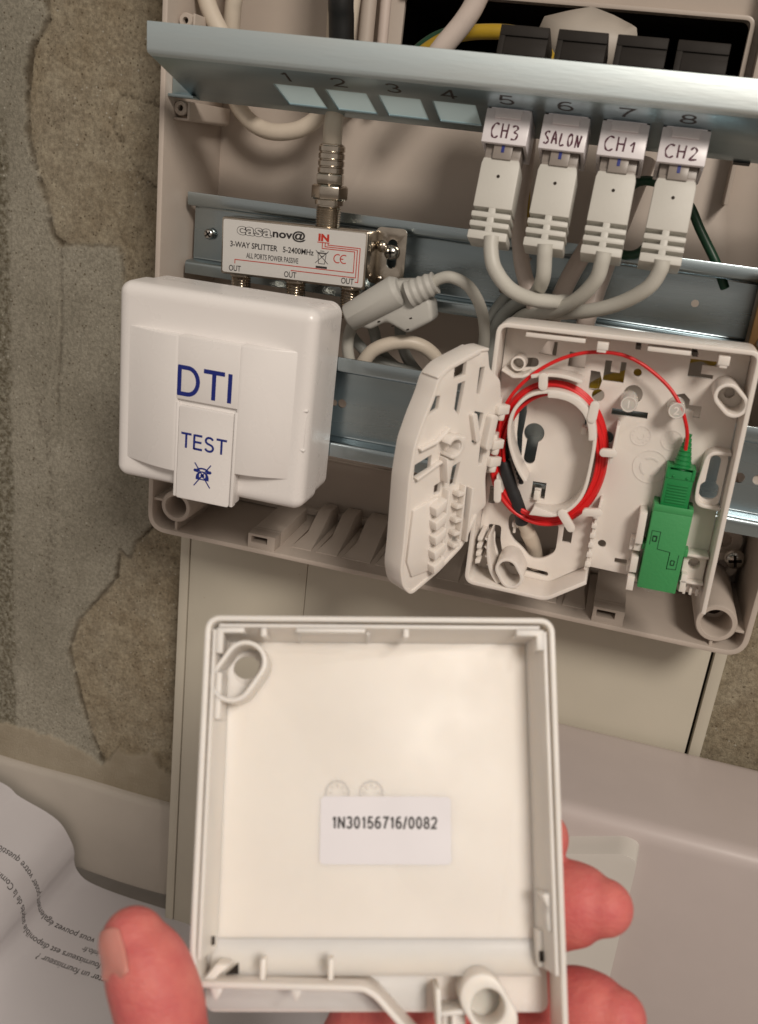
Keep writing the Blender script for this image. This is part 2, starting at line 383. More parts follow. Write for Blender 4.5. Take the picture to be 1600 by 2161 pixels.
# ------------------------------------------------------------------ the setting: wall, skirting, floor
def build_wall():
    xs = np.concatenate([np.linspace(-700, -150, 8)[:-1], np.arange(-150, 6, .8), np.linspace(6, 60, 20)[1:], np.linspace(60, 250, 6)[1:-1], np.arange(250, 290, 1.6), np.linspace(292, 900, 8)])
    zs = np.concatenate([np.arange(-190, 232, .9), np.linspace(233, 900, 8)])
    X, Z = np.meshgrid(xs, zs); sh = X.shape
    def nz(sc, seed, octv=3):
        out = np.empty(X.size); i = 0
        for x, z in zip(X.ravel(), Z.ravel()):
            out[i] = mnoise.fractal((x * sc + seed, z * sc - seed, seed * .37), 1.0, 2.0, octv); i += 1
        return out.reshape(sh)
    nA = nz(.03, 3.1, 4); nB = nz(.22, 11.7, 3); nC = nz(.75, 5.3, 2)
    wob = nB * 1.6
    up_edge = [(-83, 235), (-83.5, 208.5), (-82.4, 201.3), (-90.8, 189.4), (-93.5, 170), (-93.2, 152), (-89.3, 138.6), (-83.4, 122.7), (-81.5, 111.3), (-76, 107.8)]
    up_poly = up_edge + [(-60, 109.4), (-46.9, 110.6), (-43, 92), (-40, 60), (60, 60), (60, 235)]
    lo_edge = [(-12, -5), (-24, -22), (-35, -34.3), (-38, -44), (-44.3, -40.2), (-45.4, -56.6), (-55, -70), (-67.4, -86.8), (-73, -105.6), (-65.9, -136.5), (-60, -155), (-52.4, -171.6)]
    lo_poly = lo_edge + [(60, -176), (60, -5)]
    brown = inside(X + wob, Z + wob, up_poly) | inside(X + wob * .5, Z + wob * .5, lo_poly)
    brown = brown | (X > 200)
    bb = brown.astype(float)
    bs = bb.copy()
    for _ in range(2): bs[1:-1, 1:-1] = (bs[1:-1, 1:-1] * 2 + bs[2:, 1:-1] + bs[:-2, 1:-1] + bs[1:-1, 2:] + bs[1:-1, :-2]) / 6
    cw = np.clip(.85 + 1.1 * nB, .18, 2)
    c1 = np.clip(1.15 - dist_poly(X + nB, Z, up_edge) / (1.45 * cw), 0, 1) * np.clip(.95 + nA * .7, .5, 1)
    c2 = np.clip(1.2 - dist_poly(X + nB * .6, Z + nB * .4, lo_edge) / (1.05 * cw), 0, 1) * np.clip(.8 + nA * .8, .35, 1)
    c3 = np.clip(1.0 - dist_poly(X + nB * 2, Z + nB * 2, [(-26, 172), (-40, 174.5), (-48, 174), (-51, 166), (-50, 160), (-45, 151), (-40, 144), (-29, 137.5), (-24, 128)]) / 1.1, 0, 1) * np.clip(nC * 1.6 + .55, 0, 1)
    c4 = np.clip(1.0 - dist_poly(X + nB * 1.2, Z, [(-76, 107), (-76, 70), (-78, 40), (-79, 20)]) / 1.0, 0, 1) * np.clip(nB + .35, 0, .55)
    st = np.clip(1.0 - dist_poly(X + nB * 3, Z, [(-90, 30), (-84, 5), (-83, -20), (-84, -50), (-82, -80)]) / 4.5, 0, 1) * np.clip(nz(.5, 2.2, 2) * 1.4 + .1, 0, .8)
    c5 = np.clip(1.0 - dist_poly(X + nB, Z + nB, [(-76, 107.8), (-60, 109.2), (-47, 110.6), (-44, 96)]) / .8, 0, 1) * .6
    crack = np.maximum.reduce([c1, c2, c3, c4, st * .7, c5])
    coarse = np.clip((-103.5 - (X + nB * 2.2 - (Z - 60) * .012)) / 2.0, 0, 1) * np.clip((175 - Z) / 30, 0, 1)
    line = np.interp(X, [-700, -117, -99, -81, -60, -52, -47, -42, -36, -30, -22, -16, -8, 900], [-163, -163, -163.5, -164, -169, -175, -168, -159, -163, -160, -157, -165, -166, -166])
    cream = np.clip((line + nB * 1.4 - Z) / .8, 0, 1)
    pits = np.clip(-nC - .28, 0, 1) * (bs * 1.5 + coarse * 2.2 + .25)
    h = nA * .35 + nB * .10 * (bs + .35) + nC * .17 * (bs + coarse * 2.4 + .2) - pits * 1.1 - crack * 1.6 - bs * 1.3
    h = h * (1 - cream * .85) + cream * 1.3
    Y = 55 - h
    Y = np.where((X > -3) & (X < 249) & (Z < 330), np.maximum(Y, 54.2) + .0, Y)
    n, k = sh
    idx = np.arange(n * k).reshape(sh)
    q = np.stack([idx[:-1, :-1], idx[:-1, 1:], idx[1:, 1:], idx[1:, :-1]], -1).reshape(-1, 4)
    cx = .25 * (X[:-1, :-1] + X[:-1, 1:] + X[1:, 1:] + X[1:, :-1]).ravel(); cz = .25 * (Z[:-1, :-1] + Z[:-1, 1:] + Z[1:, 1:] + Z[1:, :-1]).ravel()
    q = q[~((cx > 62) & (cx < 214) & (cz > 176) & (cz < 226))]
    me = bpy.data.meshes.new('plaster_wall')
    me.from_pydata((np.stack([X, Y, Z], -1).reshape(-1, 3) * MM).tolist(), [], q.tolist())
    at = me.color_attributes.new('region', 'FLOAT_COLOR', 'POINT')
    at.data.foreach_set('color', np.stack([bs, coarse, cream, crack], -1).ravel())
    me.polygons.foreach_set('use_smooth', [True] * len(me.polygons))
    M_ = bpy.data.materials.new('plaster'); M_.use_nodes = True; nt = M_.node_tree; N = nt.nodes; Lk = nt.links; b = N['Principled BSDF']
    a = N.new('ShaderNodeAttribute'); a.attribute_name = 'region'; sp = N.new('ShaderNodeSeparateColor'); Lk.new(a.outputs['Color'], sp.inputs[0])
    tc = N.new('ShaderNodeTexCoord')
    def noise_(sc, det=5, rough=.6):
        t = N.new('ShaderNodeTexNoise'); t.inputs['Scale'].default_value = sc; t.inputs['Detail'].default_value = det; t.inputs['Roughness'].default_value = rough; Lk.new(tc.outputs['Object'], t.inputs['Vector']); return t
    def ramp(src, p0, c0, p1, c1):
        r = N.new('ShaderNodeValToRGB'); Lk.new(src, r.inputs[0]); e = r.color_ramp.elements
        e[0].position = p0; e[0].color = (*c0, 1); e[1].position = p1; e[1].color = (*c1, 1); return r
    def mix(f, A, B, mode='MIX'):
        x = N.new('ShaderNodeMix'); x.data_type = 'RGBA'; x.blend_type = mode
        if isinstance(f, float): x.inputs[0].default_value = f
        else: Lk.new(f, x.inputs[0])
        Lk.new(A, x.inputs[6]); Lk.new(B, x.inputs[7]); return x.outputs[2]
    n6 = noise_(650, 6, .75); n1 = noise_(28); n2 = noise_(420, 4); n3 = noise_(150, 6, .7)
    grey = ramp(n1.outputs[0], .38, (.272, .252, .202), .62, (.335, .312, .255))
    brn = ramp(n3.outputs[0], .38, (.225, .18, .122), .60, (.385, .335, .245))
    brn2 = mix(.45, brn.outputs[0], ramp(n1.outputs[0], .42, (.27, .225, .155), .62, (.345, .31, .24)).outputs[0])
    coa = ramp(n2.outputs[0], .40, (.14, .122, .085), .66, (.32, .30, .24))
    crm = ramp(n1.outputs[0], .3, (.29, .245, .175), .7, (.40, .35, .27))
    gfine = ramp(n6.outputs[0], .40, (.74, .735, .72), .60, (1.2, 1.2, 1.19))
    gg = mix(.8, grey.outputs[0], gfine.outputs[0], 'MULTIPLY')
    brn2 = mix(.75, brn2, gfine.outputs[0], 'MULTIPLY')
    c = mix(sp.outputs[0], gg, brn2)
    c = mix(sp.outputs[1], c, coa.outputs[0])
    v = N.new('ShaderNodeTexVoronoi'); v.inputs['Scale'].default_value = 420; Lk.new(tc.outputs['Object'], v.inputs['Vector'])
    spk = ramp(v.outputs['Distance'], .12, (1, 1, 1), .26, (0, 0, 0)); n4 = noise_(240, 2)
    spm = N.new('ShaderNodeMath'); spm.operation = 'MULTIPLY'; Lk.new(spk.outputs[0], spm.inputs[0])
    thr = ramp(n4.outputs[0], .47, (0, 0, 0), .55, (.8, .8, .8)); Lk.new(thr.outputs[0], spm.inputs[1])
    dk = N.new('ShaderNodeRGB'); dk.outputs[0].default_value = (.10, .075, .045, 1); c = mix(spm.outputs[0], c, dk.outputs[0])
    v2 = N.new('ShaderNodeTexVoronoi'); v2.inputs['Scale'].default_value = 380; mp = N.new('ShaderNodeMapping'); mp.inputs['Location'].default_value = (3, 5, 7); Lk.new(tc.outputs['Object'], mp.inputs[0]); Lk.new(mp.outputs[0], v2.inputs['Vector'])
    spk2 = ramp(v2.outputs['Distance'], .11, (1, 1, 1), .22, (0, 0, 0)); n5 = noise_(170, 2)
    thr2 = ramp(n5.outputs[0], .55, (0, 0, 0), .62, (.7, .7, .7)); sp2 = N.new('ShaderNodeMath'); sp2.operation = 'MULTIPLY'; Lk.new(spk2.outputs[0], sp2.inputs[0]); Lk.new(thr2.outputs[0], sp2.inputs[1])
    lt = N.new('ShaderNodeRGB'); lt.outputs[0].default_value = (.52, .50, .43, 1); c = mix(sp2.outputs[0], c, lt.outputs[0])
    crack_shade = N.new('ShaderNodeRGB'); crack_shade.outputs[0].default_value = (.06, .043, .026, 1)  # shadow in the cracks painted as a dark brown colour
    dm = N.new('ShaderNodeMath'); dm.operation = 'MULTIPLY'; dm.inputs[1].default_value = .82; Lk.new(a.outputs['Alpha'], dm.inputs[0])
    c = mix(dm.outputs[0], c, crack_shade.outputs[0])
    c = mix(sp.outputs[2], c, crm.outputs[0])
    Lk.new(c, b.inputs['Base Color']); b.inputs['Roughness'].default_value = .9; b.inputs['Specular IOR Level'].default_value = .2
    bp = N.new('ShaderNodeBump'); bp.inputs['Strength'].default_value = .9; bp.inputs['Distance'].default_value = .0009; Lk.new(n6.outputs[0], bp.inputs['Height']); Lk.new(bp.outputs[0], b.inputs['Normal'])
    me.materials.append(M_)
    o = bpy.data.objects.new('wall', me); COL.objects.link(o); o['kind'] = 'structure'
build_wall()
b = MB('xyz')
def skrow(y, z): return [(x, y + .5 * math.sin(x * .05), z + .35 * math.sin(x * .09 + 1)) for x in np.arange(-420, 700, 12)]
b.grid([skrow(56, -185.5), skrow(52.5, -186.2), skrow(50.8, -187.5), skrow(50.2, -190), skrow(49.4, -215), skrow(49.0, -244), skrow(49.2, -246.5), skrow(51, -247.2), skrow(60, -247.2)])
single('skirting', None, None, b, M_SKIRT, (0, 50, -247), kind='structure', smooth=50)
b = MB('xyz'); b.add([(-4000, 70, -254), (4000, 70, -254), (4000, -4000, -254), (-4000, -4000, -254)], [(0, 1, 2, 3)])
single('floor', None, None, b, M_FLOOR, (0, 0, -254), kind='structure', smooth=0)
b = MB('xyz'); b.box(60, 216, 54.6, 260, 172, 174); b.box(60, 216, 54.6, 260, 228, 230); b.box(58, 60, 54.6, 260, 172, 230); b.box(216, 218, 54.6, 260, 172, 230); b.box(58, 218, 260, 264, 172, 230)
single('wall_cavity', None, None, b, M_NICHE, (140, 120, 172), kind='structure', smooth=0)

# ------------------------------------------------------------------ white trunking below the enclosure, appliance, paper
t = thing('trunking', 'tall cream white cable trunking running down the wall below the open enclosure', 'trunking', (120, 54, -254))
b = MB(); b.prism(rrect(-2.3, -253, 2.2, -2, .8), -54, -39.2); part('side_profile', b, M_TRUNK, t, bevel=.4)
b = MB(); b.box(2.7, 61.9, -253, -2, -54, -39.6); part('cover_panel', b, M_TRUNK, t, bevel=.3)
b = MB(); b.box(62.2, 244.4, -253, -2, -54, -39.3); part('cover_panel', b, M_TRUNK, t, bevel=.3)
b = MB(); b.prism(rrect(246.0, -253, 250.8, -2, .8), -54, -38.8); part('side_profile', b, M_TRUNK, t, bevel=.4)
b = MB(); b.box(2, 246.3, -253, -3, -54, -44); part('backing', b, M_KEYST, t)
rnd = random.Random(3)
b = MB()
for _ in range(14):
    x, z, r = rnd.uniform(8, 240), rnd.uniform(-200, -18), rnd.uniform(.12, .26)
    b.prism(circ(x, z, r, 7), -39.31, -39.24)
part('dirt_speck', b, M_BRASS, t, kind='stuff')

t = thing('appliance', 'large white plastic appliance with rounded top edge and raised panel standing against the trunking', 'appliance', (260, -10, -254))
prof = fillet([(38.0, -254), (38.0, -66.2), (-26.5, -66.6), (-31.5, -254)], 7, closed=False, n=8)
b = MB('xyz'); b.prism(prof, 132, 470, axis=0); part('body', b, M_APPL, t, bevel=.6)
def appl(u, v): # front face slopes a little
    return -26.5 - (-66 - v) * .0266
b = MB(); pl = fillet([(150, -200), (150, -87), (175, -82.5), (198, -78.5), (221, -71.0), (227, -72.5), (228.5, -170), (228, -200)], 3, True)
tp = []
c0 = Vector((195, -130)); 
tp = [(c0.x + (p[0] - c0.x) * .955, c0.y + (p[1] - c0.y) * .965) for p in pl]
b.prism(pl, 20, 36.5, top=tp); part('raised_panel', b, M_APPL2, t, bevel=2.0, seg=4)

edge = cr([(-330, -190, 0), (-230, -188, 0), (-160, -190, 0), (-111.5, -197.1, 0), (-99.2, -203.3, 0), (-80.9, -209.1, 0), (-71.8, -214.5, 0), (-65.7, -224.3, 0), (-63.6, -231, 0), (-63.6, -238, 0), (-61.4, -244.6, 0), (-54, -249.8, 0), (-35, -252.2, 0), (-6.5, -252.6, 0), (60, -252.8, 0), (110, -252.8, 0)], 10)
edge = [(p[0], p[1]) for p in edge]
arc = [0.0]
for a_, b_ in zip(edge[:-1], edge[1:]): arc.append(arc[-1] + math.hypot(b_[0] - a_[0], b_[1] - a_[1]))
def paper_pt(s_, y, off=0.0):
    i = max(0, min(len(arc) - 2, int(np.searchsorted(arc, s_)) - 1)); f = (s_ - arc[i]) / (arc[i + 1] - arc[i])
    x0, z0 = edge[i]; x1, z1 = edge[i + 1]; L = arc[i + 1] - arc[i]
    nx, nz = -(z1 - z0) / L, (x1 - x0) / L
    k = max(0, min(1, (45 - y) / 220)); x = x0 + (x1 - x0) * f + nx * off; z = z0 + (z1 - z0) * f + nz * off
    return (x - 10 * k * k, y, -252.7 + (z + 252.7) * (1 - .18 * k) + .6 * math.sin(y * .05 + x * .03) * k)
def s_at(x): # arc length at x on the flat right part
    for i in range(len(edge) - 1, 0, -1):
        if edge[i - 1][0] <= x <= edge[i][0]: return arc[i - 1] + (x - edge[i - 1][0]) / (edge[i][0] - edge[i - 1][0]) * (arc[i] - arc[i - 1])
t = thing('paper_sheet', 'rumpled printed white letter lying upside down on the floor by the skirting', 'paper', (-60, 0, -252.7))
b = MB('xyz'); b.grid([[paper_pt(s_, y) for s_ in arc] for y in np.linspace(45, -330, 46)]); part('sheet', b, M_PAPER, t, smooth=180)
for body, x0, y0, sz in (('vous pouvez également poser votre question au 0812', -29.5, 11.5, 5.7), ('le site energie-info.fr', 2, 4.8, 4.9), ('fournisseurs est disponible auprès de la Commission de Régulation', -17.5, -2, 5.5), ('comment contacter un fournisseur ?', 20, -9, 5.7)):
    s0 = s_at(x0)
    b = text_mb(body, 0, 0, 0, sz, bold=.035, sx=.84, mapf=lambda u, v, s0=s0, y0=y0: paper_pt(s0 - u, y0 - v, .06)); b.frame = 'xyz'
    part('text_line', b, M_TEXT, t, smooth=0)

# ------------------------------------------------------------------ enclosure
t = thing('enclosure', 'open beige plastic communication enclosure fixed to the wall', 'enclosure', (125, 55, 0)); ENC = t
wall = fillet([(0, 320), (0, 0), (250, 0), (250, 320)], 9, n=8)
b = MB(); b.ribbon(wall, 2.2, -52.3, 0, side=1.0); part('side_wall', b, M_BOX, t, bevel=.5)
b = MB(); b.box(0, 250, 320.2, 322.4, -52.3, 0); part('top_wall', b, M_BOX, t, bevel=.5)
hole = rrect(76, 182, 204, 222, 3)
b = MB(); b.prism(rect(1.5, 1.5, 248.5, 319), -54.4, -51.8, holes=[hole]); part('back_panel', b, M_BOX, t, bevel=.2)
b = MB(); b.ribbon(fillet([(76, 222.6), (204.6, 222.6), (204.6, 181)], 3), 1.6, -52, -47); b.box(58, 60, 176, 318, -52, -46); b.box(208, 209.6, 160, 318, -52, -40); part('opening_rim', b, M_BOX, t, bevel=.3)
for z0, z1, w1 in ((29.6, 30.6, -50.9), (2.5, 5.6, -48.5)):
    b = MB(); b.box(3, 247, z0, z1, -52, w1); part('back_rib', b, M_BOX, t, bevel=.3)
for (x, z, r) in ((12.9, 13.2, 6.9), (236.9, 12.0, 7.7)):
    b = MB(); b.lathe((x, z, -51.5), (0, 0, 1), [(0, r * 1.06), (50.6, r), (51.2, r - .5), (51.2, r - 1.9), (50.6, r - 2.3), (34, r - 2.6), (34, r * .42), (20, r * .40)], 36)
    k = part('boss_tube', b, M_BOX, t, smooth=40)
    c = MB(); c.prism(circ(x, z, r * .43, 20), -22, -17.4 + .6); part('screw_hole', c, M_NICHE, k)
    c = MB(); sx = -1 if x < 100 else 1
    c.box(*(sorted((x + sx * (r - .5), x + sx * (r + 5.2)))), z + (1 if sx < 0 else -2.2), z + (2.1 if sx < 0 else -1.1), -50, -1.2); c.box(x - .6, x + .6, 1.5, z - r + .5, -50, -1.2); part('boss_rib', c, M_BOX, t, bevel=.2)
for x0 in (46.5, 191.5):
    b = MB(); o_ = [(x0, 2), (x0 + 12, 2), (x0 + 12, 8.4), (x0, 8.4)]; hl = [(x0 + 1.4, 4.6), (x0 + 8.6, 4.6), (x0 + 8.6, 7.4), (x0 + 1.4, 7.4)]
    b.prism(o_, -8, -.6, holes=[hl]); b.box(x0 + .02, x0 + 11.98, 8.38, 8.42, -9, -7); b.prism(o_, -42, -9); part('latch_block', b, M_BOX, t, bevel=.25)
    c = MB(); c.box(x0 + 1.5, x0 + 8.5, 4.7, 7.3, -8.9, -8); part('latch_slot', c, M_NICHE, t)
x = 63.0; wds = [9, 9.5, 12.5, 12.5, 9.5, 9.5, 12.5, 12.5]; i = 0
while x < 186:
    wd = wds[i % 8]; b = MB()
    pts = [(-50, 2.1), (-50, 9.5), (-40, 9.5), (-26, 3.4), (-9, 2.6), (-9, 2.1)]
    k = MB(); k.frame = 'el'
    n_ = len(pts)
    vs = [(x + (1.6 if q < 4 and q > 0 else 0), p[1], p[0]) for q, p in enumerate(pts)] + [(x + wd - (1.6 if q < 4 and q > 0 else 0), p[1], p[0]) for q, p in enumerate(pts)]
    fs = [tuple(range(n_ - 1, -1, -1)), tuple(range(n_, 2 * n_))] + [(q, (q + 1) % n_, n_ + (q + 1) % n_, n_ + q) for q in range(n_)]
    b.add(vs, fs); part('cable_entry_tab', b, M_BOX, t, bevel=.25)
    x += wd + 2.2; i += 1
for (x, z) in ((4.8, 171.0), (5.6, 200.8)):
    b = MB(); b.lathe((x, z, -13), (0, 0, 1), [(0, 2.7), (5, 2.7), (5.4, 2.4), (5.4, 1.15), (2.5, 1.05)], 24); k = part('cover_peg', b, M_BOX, t)
    c = MB(); c.prism(circ(x, z, 1.1, 14), -10.2, -9.6); part('peg_hole', c, M_NICHE, k)
    c = MB(); c.ribbon(fillet([(1.5, z - 3.9), (x + 3.4, z - 3.9), (x + 3.4, z + 2.5)], 1), .9, -45, -7.6); part('peg_bracket', c, M_BOX, t, bevel=.2)
b = MB(); b.lathe((238.5, 30.5, -50), (0, 0, 1), [(0, 7.5), (6, 7.3), (6, 3.2), (3, 3)], 28); b.lathe((240, 20.5, -50), (0, 0, 1), [(0, 6), (9, 5.7), (9, 2.7), (5, 2.5)], 28); part('screw_boss', b, M_BOX, t, smooth=40)
screw(t, 243.4, 25.6, 38, 4.1, ph=.25)

# ------------------------------------------------------------------ DIN rails
def rail(name, label, x0, x1, z0, z1, yf, depth, fl, holes, standx):
    t = thing(name, label, 'rail', ((x0 + x1) / 2, yf + depth, z0))
    T = 1.0; yb = yf + depth
    pr = [(-yf, z1), (-yf, z1 - fl), (-yb, z1 - fl)]
    b = MB()
    for zz, sg in ((z1, 1), (z0, -1)):
        prof = fillet([(-yf - .5, zz), (-yf - .5, zz - sg * fl), (-yb - .6, zz - sg * (fl + .2)), (-yb - .6, zz - sg * (fl + 3))], 1.2, n=4)
        k = MB(); k.ribbon(prof, T, x0, x1)
        b.add([(p[2], p[1], p[0]) for p in k.v], k.f)
    part('flange', b, M_RAIL, t, bevel=.2)
    b = MB(); b.prism(rect(x0 + .05, z0 + fl + 1.5, x1 - .05, z1 - fl - 1.5), -yb - 1.1, -yb - .05, holes=[circ(hx, hz, hr, 16) for hx, hz, hr in holes]); part('web', b, M_RAIL, t)
    for sx in standx:
        b = MB(); b.box(sx, sx + 7, (z0 + z1) / 2 - 6, (z0 + z1) / 2 + 6, -52, -yb - 1.2); part('standoff', b, M_BOX, t)
    return t
up = rail('mounting_rail', 'upper zinc plated mounting rail behind the metal signal splitter', 4.2, 245, 108.8, 140.8, 18, 7.5, 4.8, [(141.7, 132.7, 1.35), (133.8, 119.7, 1.35), (205, 125, 1.4)], (12, 110, 228))
screw(up, 11.7, 125.0, 24, 2.3, ph=.7)
lo = rail('mounting_rail', 'lower zinc plated mounting rail between the DTI box and the fibre outlet tray', 6.5, 244.5, 55.0, 92.8, -19, 7.5, 5.2, [(85.0, 73.9, 1.7), (81.8, 73.7, 1.3), (229.9, 72.8, 1.9), (236.2, 73.2, 1.9)], (20, 116, 232))
t = thing('earth_terminal', 'brown metal earth terminal block at the right end of the upper rail', 'terminal', (230, 20, 110))
b = MB(); b.box(224.5, 244, 110.5, 139, -20, -9); part('clamp_bar', b, M_BRASS, t, bevel=.6)
screw(t, 229.5, 116.5, 8.6, 2.6, ph=.5)

def loft(b, rings):
    """closed stack of equal-count rings of 3D points"""
    n = len(rings[0]); vs = [p for r in rings for p in r]; fs = [tuple(range(n - 1, -1, -1)), tuple(range((len(rings) - 1) * n, len(rings) * n))]
    for i in range(len(rings) - 1):
        for k in range(n): fs.append((i * n + k, i * n + (k + 1) % n, (i + 1) * n + (k + 1) % n, (i + 1) * n + k))
    return b.add(vs, fs)
def shell(b, x0, z0, x1, z1, r, steps, n=8):
    return loft(b, [[(p[0], p[1], w_) for p in rrect(x0 + i, z0 + i, x1 - i, z1 - i, max(r - i, .6), n)] for w_, i in steps])
def cable(name, label, pts, r, m_, group=None, n=14, sm=8):
    p = cr(pts, sm); b = MB('xyz'); b.tube(p, r, n)
    lowest = min(pts, key=lambda q: q[2])
    return single(name, label, 'cable', b, m_, lowest, smooth=60, group=group)

# ------------------------------------------------------------------ patch bracket and its jacks
DV = vec(0, .95572, -.29426); NU = vec(0, .29426, .95572)
RB = Matrix((vec(1, 0, 0), DV, NU)).transposed()
BR = thing('patch_bracket', 'folded zinc plated bracket with numbered windows across the top of the enclosure', 'bracket', (0, -30, 186.2), RB)
WINX = [50.0 + 18.72 * i for i in range(8)]
b = MB('xyz'); b.prism(rect(10.6, 3.0, 247.2, 40.6), 0, 1.1, holes=[rect(x, 16, x + 14.6, 34.4) for x in WINX]); part('window_panel', b, M_ZINC, BR, world=False, bevel=.12)
pf = fillet([(-28.6 + 1.05, 185.45 + .05), (-30.5, 186.1), (-30.9, 195.6)], 2.2, n=6)
pf = [(-27.13, 185.28)] + pf[1:]
k = MB(); k.ribbon([(p[0], p[1]) for p in pf], 1.1, 10.6, 247.2, side=0)
b = MB('xyz'); b.add([(p[2], p[0], p[1]) for p in k.v], k.f); part('front_strip', b, M_STRIP, BR, bevel=.25, smooth=50)
b = MB(); b.box(2.3, 12.5, 174.4, 175.5, -9, -2); b.prism([(2.4, 175.5), (12.4, 175.5), (10.7, 181), (4, 186), (2.4, 186)], -6.4, -5.3); part('side_ear', b, M_ZINC, BR, bevel=.15)
for i, x in enumerate(WINX[:4]):
    b = MB('xyz'); b.grid([[(x + .1, 16.1, 1.3), (x + .1, 16.1, .5), (x + .1, 34.3, .5), (x + .1, 34.3, 1.3)], [(x + 14.5, 16.1, 1.3), (x + 14.5, 16.1, .5), (x + 14.5, 34.3, .5), (x + 14.5, 34.3, 1.3)]]); part('blank_plate', b, M_PLATE, BR, world=False, smooth=0)
DIGX = [57.2, 75.6, 94.2, 112.8, 131.6, 150.4, 169.2, 188.0]
for i in range(8):
    b = stroke_text(str(i + 1), 0, 0, 0, 5.2 if i else 3.2, 7.1, .95, centre=True, mapf=lambda u, v, w_, i=i: (DIGX[i] + u, 12.4 - v, -.02 - w_)); b.frame = 'xyz'
    part('number', b, M_INKK, BR, world=False, smooth=0)
b = MB('xyz'); b.box(205.8, 211.2, 40.5, 43.0, -.4, 1.0); part('notch_clip', b, M_BLACK, BR, world=False)

HAND = {
 'C': [[(.9, .95), (.45, 1.0), (.1, .6), (.2, .15), (.55, 0), (.9, .15)]],
 'H': [[(.1, 1), (.12, 0)], [(.8, 1), (.72, 0)], [(.1, .5), (.78, .52)]],
 '3': [[(.1, .9), (.5, 1), (.75, .8), (.4, .55), (.8, .4), (.6, .05), (.1, .05)]],
 'S': [[(.8, .95), (.4, 1), (.15, .75), (.5, .5), (.75, .25), (.4, 0), (.05, .1)]],
 'A': [[(.05, 0), (.4, 1), (.8, 0)], [(.2, .4), (.65, .4)]],
 'L': [[(.2, 1), (.12, .05), (.75, .08)]],
 'O': [[(.45, 1), (.1, .6), (.3, 0), (.7, .2), (.7, .75), (.45, 1)]],
 'N': [[(.1, 0), (.2, 1)], [(.2, 1), (.6, .05)], [(.6, .05), (.85, 1)]],
 '1': [[(.15, .6), (.5, 1)], [(.5, 1), (.45, 0)]],
 '2': [[(.1, .8), (.4, 1), (.7, .75), (.3, .25), (.1, .02), (.8, .1)]]}
JACKS = [(4, 'CH3', 'white keystone jack labelled CH3 by hand under number 5'), (5, 'SALON', 'white keystone jack labelled SALON by hand under number 6'),
         (6, 'CH1', 'white keystone jack labelled CH1 by hand under number 7'), (7, 'CH2', 'white keystone jack labelled CH2 by hand under number 8')]
PLUGS = ['grey patch cable plugged into the CH3 jack, curling down to the right', 'grey patch cable plugged into the SALON jack, hanging nearly straight down',
         'grey patch cable plugged into the CH1 jack, sweeping down to the left', 'grey patch cable plugged into the CH2 jack, sweeping furthest to the left']
CPTS = [[(133.8, -24.0, 142), (134.3, -25.0, 138), (136.6, -26.0, 132.2), (142.1, -24.0, 126.4), (149.2, -18.0, 123.3), (156.7, -12.0, 122.6), (159.5, -4, 122.4), (159.9, 4.0, 121.4)],
        [(151.6, -24, 142), (152.0, -24.0, 138), (152.5, -22.0, 131.8), (151.2, -14.0, 127.0), (148.5, 0.0, 122.3), (146, 10, 116)],
        [(170.6, -24, 142), (170.5, -24.0, 138.5), (169.6, -22.0, 132.9), (164.7, -16.0, 125.4), (157.1, -8.0, 119.3), (146.6, 2.0, 114.9), (140.1, 8.0, 107.0), (137, 12, 96)],
        [(189.0, -24, 142), (188.9, -24.0, 138.5), (186.3, -22.0, 132.6), (178.7, -16.0, 126.0), (168.3, -10.0, 121.0), (154.9, 0.0, 117.0), (144.3, 8.0, 112.8), (136.7, 12.0, 102.3), (134, 14, 92)]]
PROTO = {}
def local_mesh(key, build, m_, bevel=0, smooth=42):
    if key not in PROTO: PROTO[key] = _mesh(key.split('#')[0], build(), m_, None, bevel, smooth)
    return PROTO[key]
def f_collar():
    b = MB('xyz'); b.prism(rect(-7.4, -9.3, 7.4, 9.1), -11.2, -.25, holes=[rect(-6.2, -7.6, 6.2, 7.6)]); b.box(-6.25, 6.25, -7.65, 7.65, -8, 3); return b
def f_lever():
    b = MB('xyz'); b.box(-4.3, 4.3, -10.2, -9.25, -3.4, -.4); b.box(-4.6, 4.6, -9.9, -8.6, -1.2, -.3); return b
def f_body():
    b = MB('xyz'); b.box(-7.9, 7.9, -8.6, 9.5, 3, 27); return b
def f_bodydet():
    b = MB('xyz')
    b.box(-7.9, 7.9, -9.3, -8.55, 23.2, 26.6); b.box(-7.9, -6.0, -9.3, -8.55, 3, 23.2); b.box(-6.0, 7.9, -9.3, -8.55, 17.2, 21.4); b.box(.6, 7.9, -9.3, -8.55, 3, 17.2); b.box(-6, -.4, -9.1, -8.55, 3, 14.9); return b
def f_plug():
    b = MB('xyz'); b.box(-5.8, 5.8, -6.0, 5, -16.8, -6); b.box(-3.1, 3.1, -7.6, -6.0, -15.6, -9.5); b.box(-5.6, 5.6, -6.5, -6.02, -16.6, -14.2); return b
def f_boot():
    b = MB('xyz')
    top = [(-5.9, -15.2), (5.9, -15.2), (6.4, -17.2), (6.5, -31.4), (-6.5, -31.4), (-6.4, -17.2)]
    q = MB(); q.prism(top, -6.8, 5.5); b.add([(p[0], p[2], p[1]) for p in q.v], q.f)
    b.box(-1.2, 1.2, -6.7, 5.4, -40, -31); b.box(-5.4, 5.4, -3.4, 4.2, -40, -31)
    for h0, h1 in ((-34.6, -32.7), (-37.7, -35.8), (-41.8, -38.9)): b.box(-6.6, 6.6, -6.75, 5.45, h0, h1)
    return b
def f_hole():
    b = MB('xyz'); b.lathe((0, -6.9, -21), (0, 1, 0), [(0, .55), (.4, .55)], 12); return b
def f_wire():
    b = MB('xyz'); b.box(-.5, .5, -7.75, -7.62, -13.5, -10.5); return b
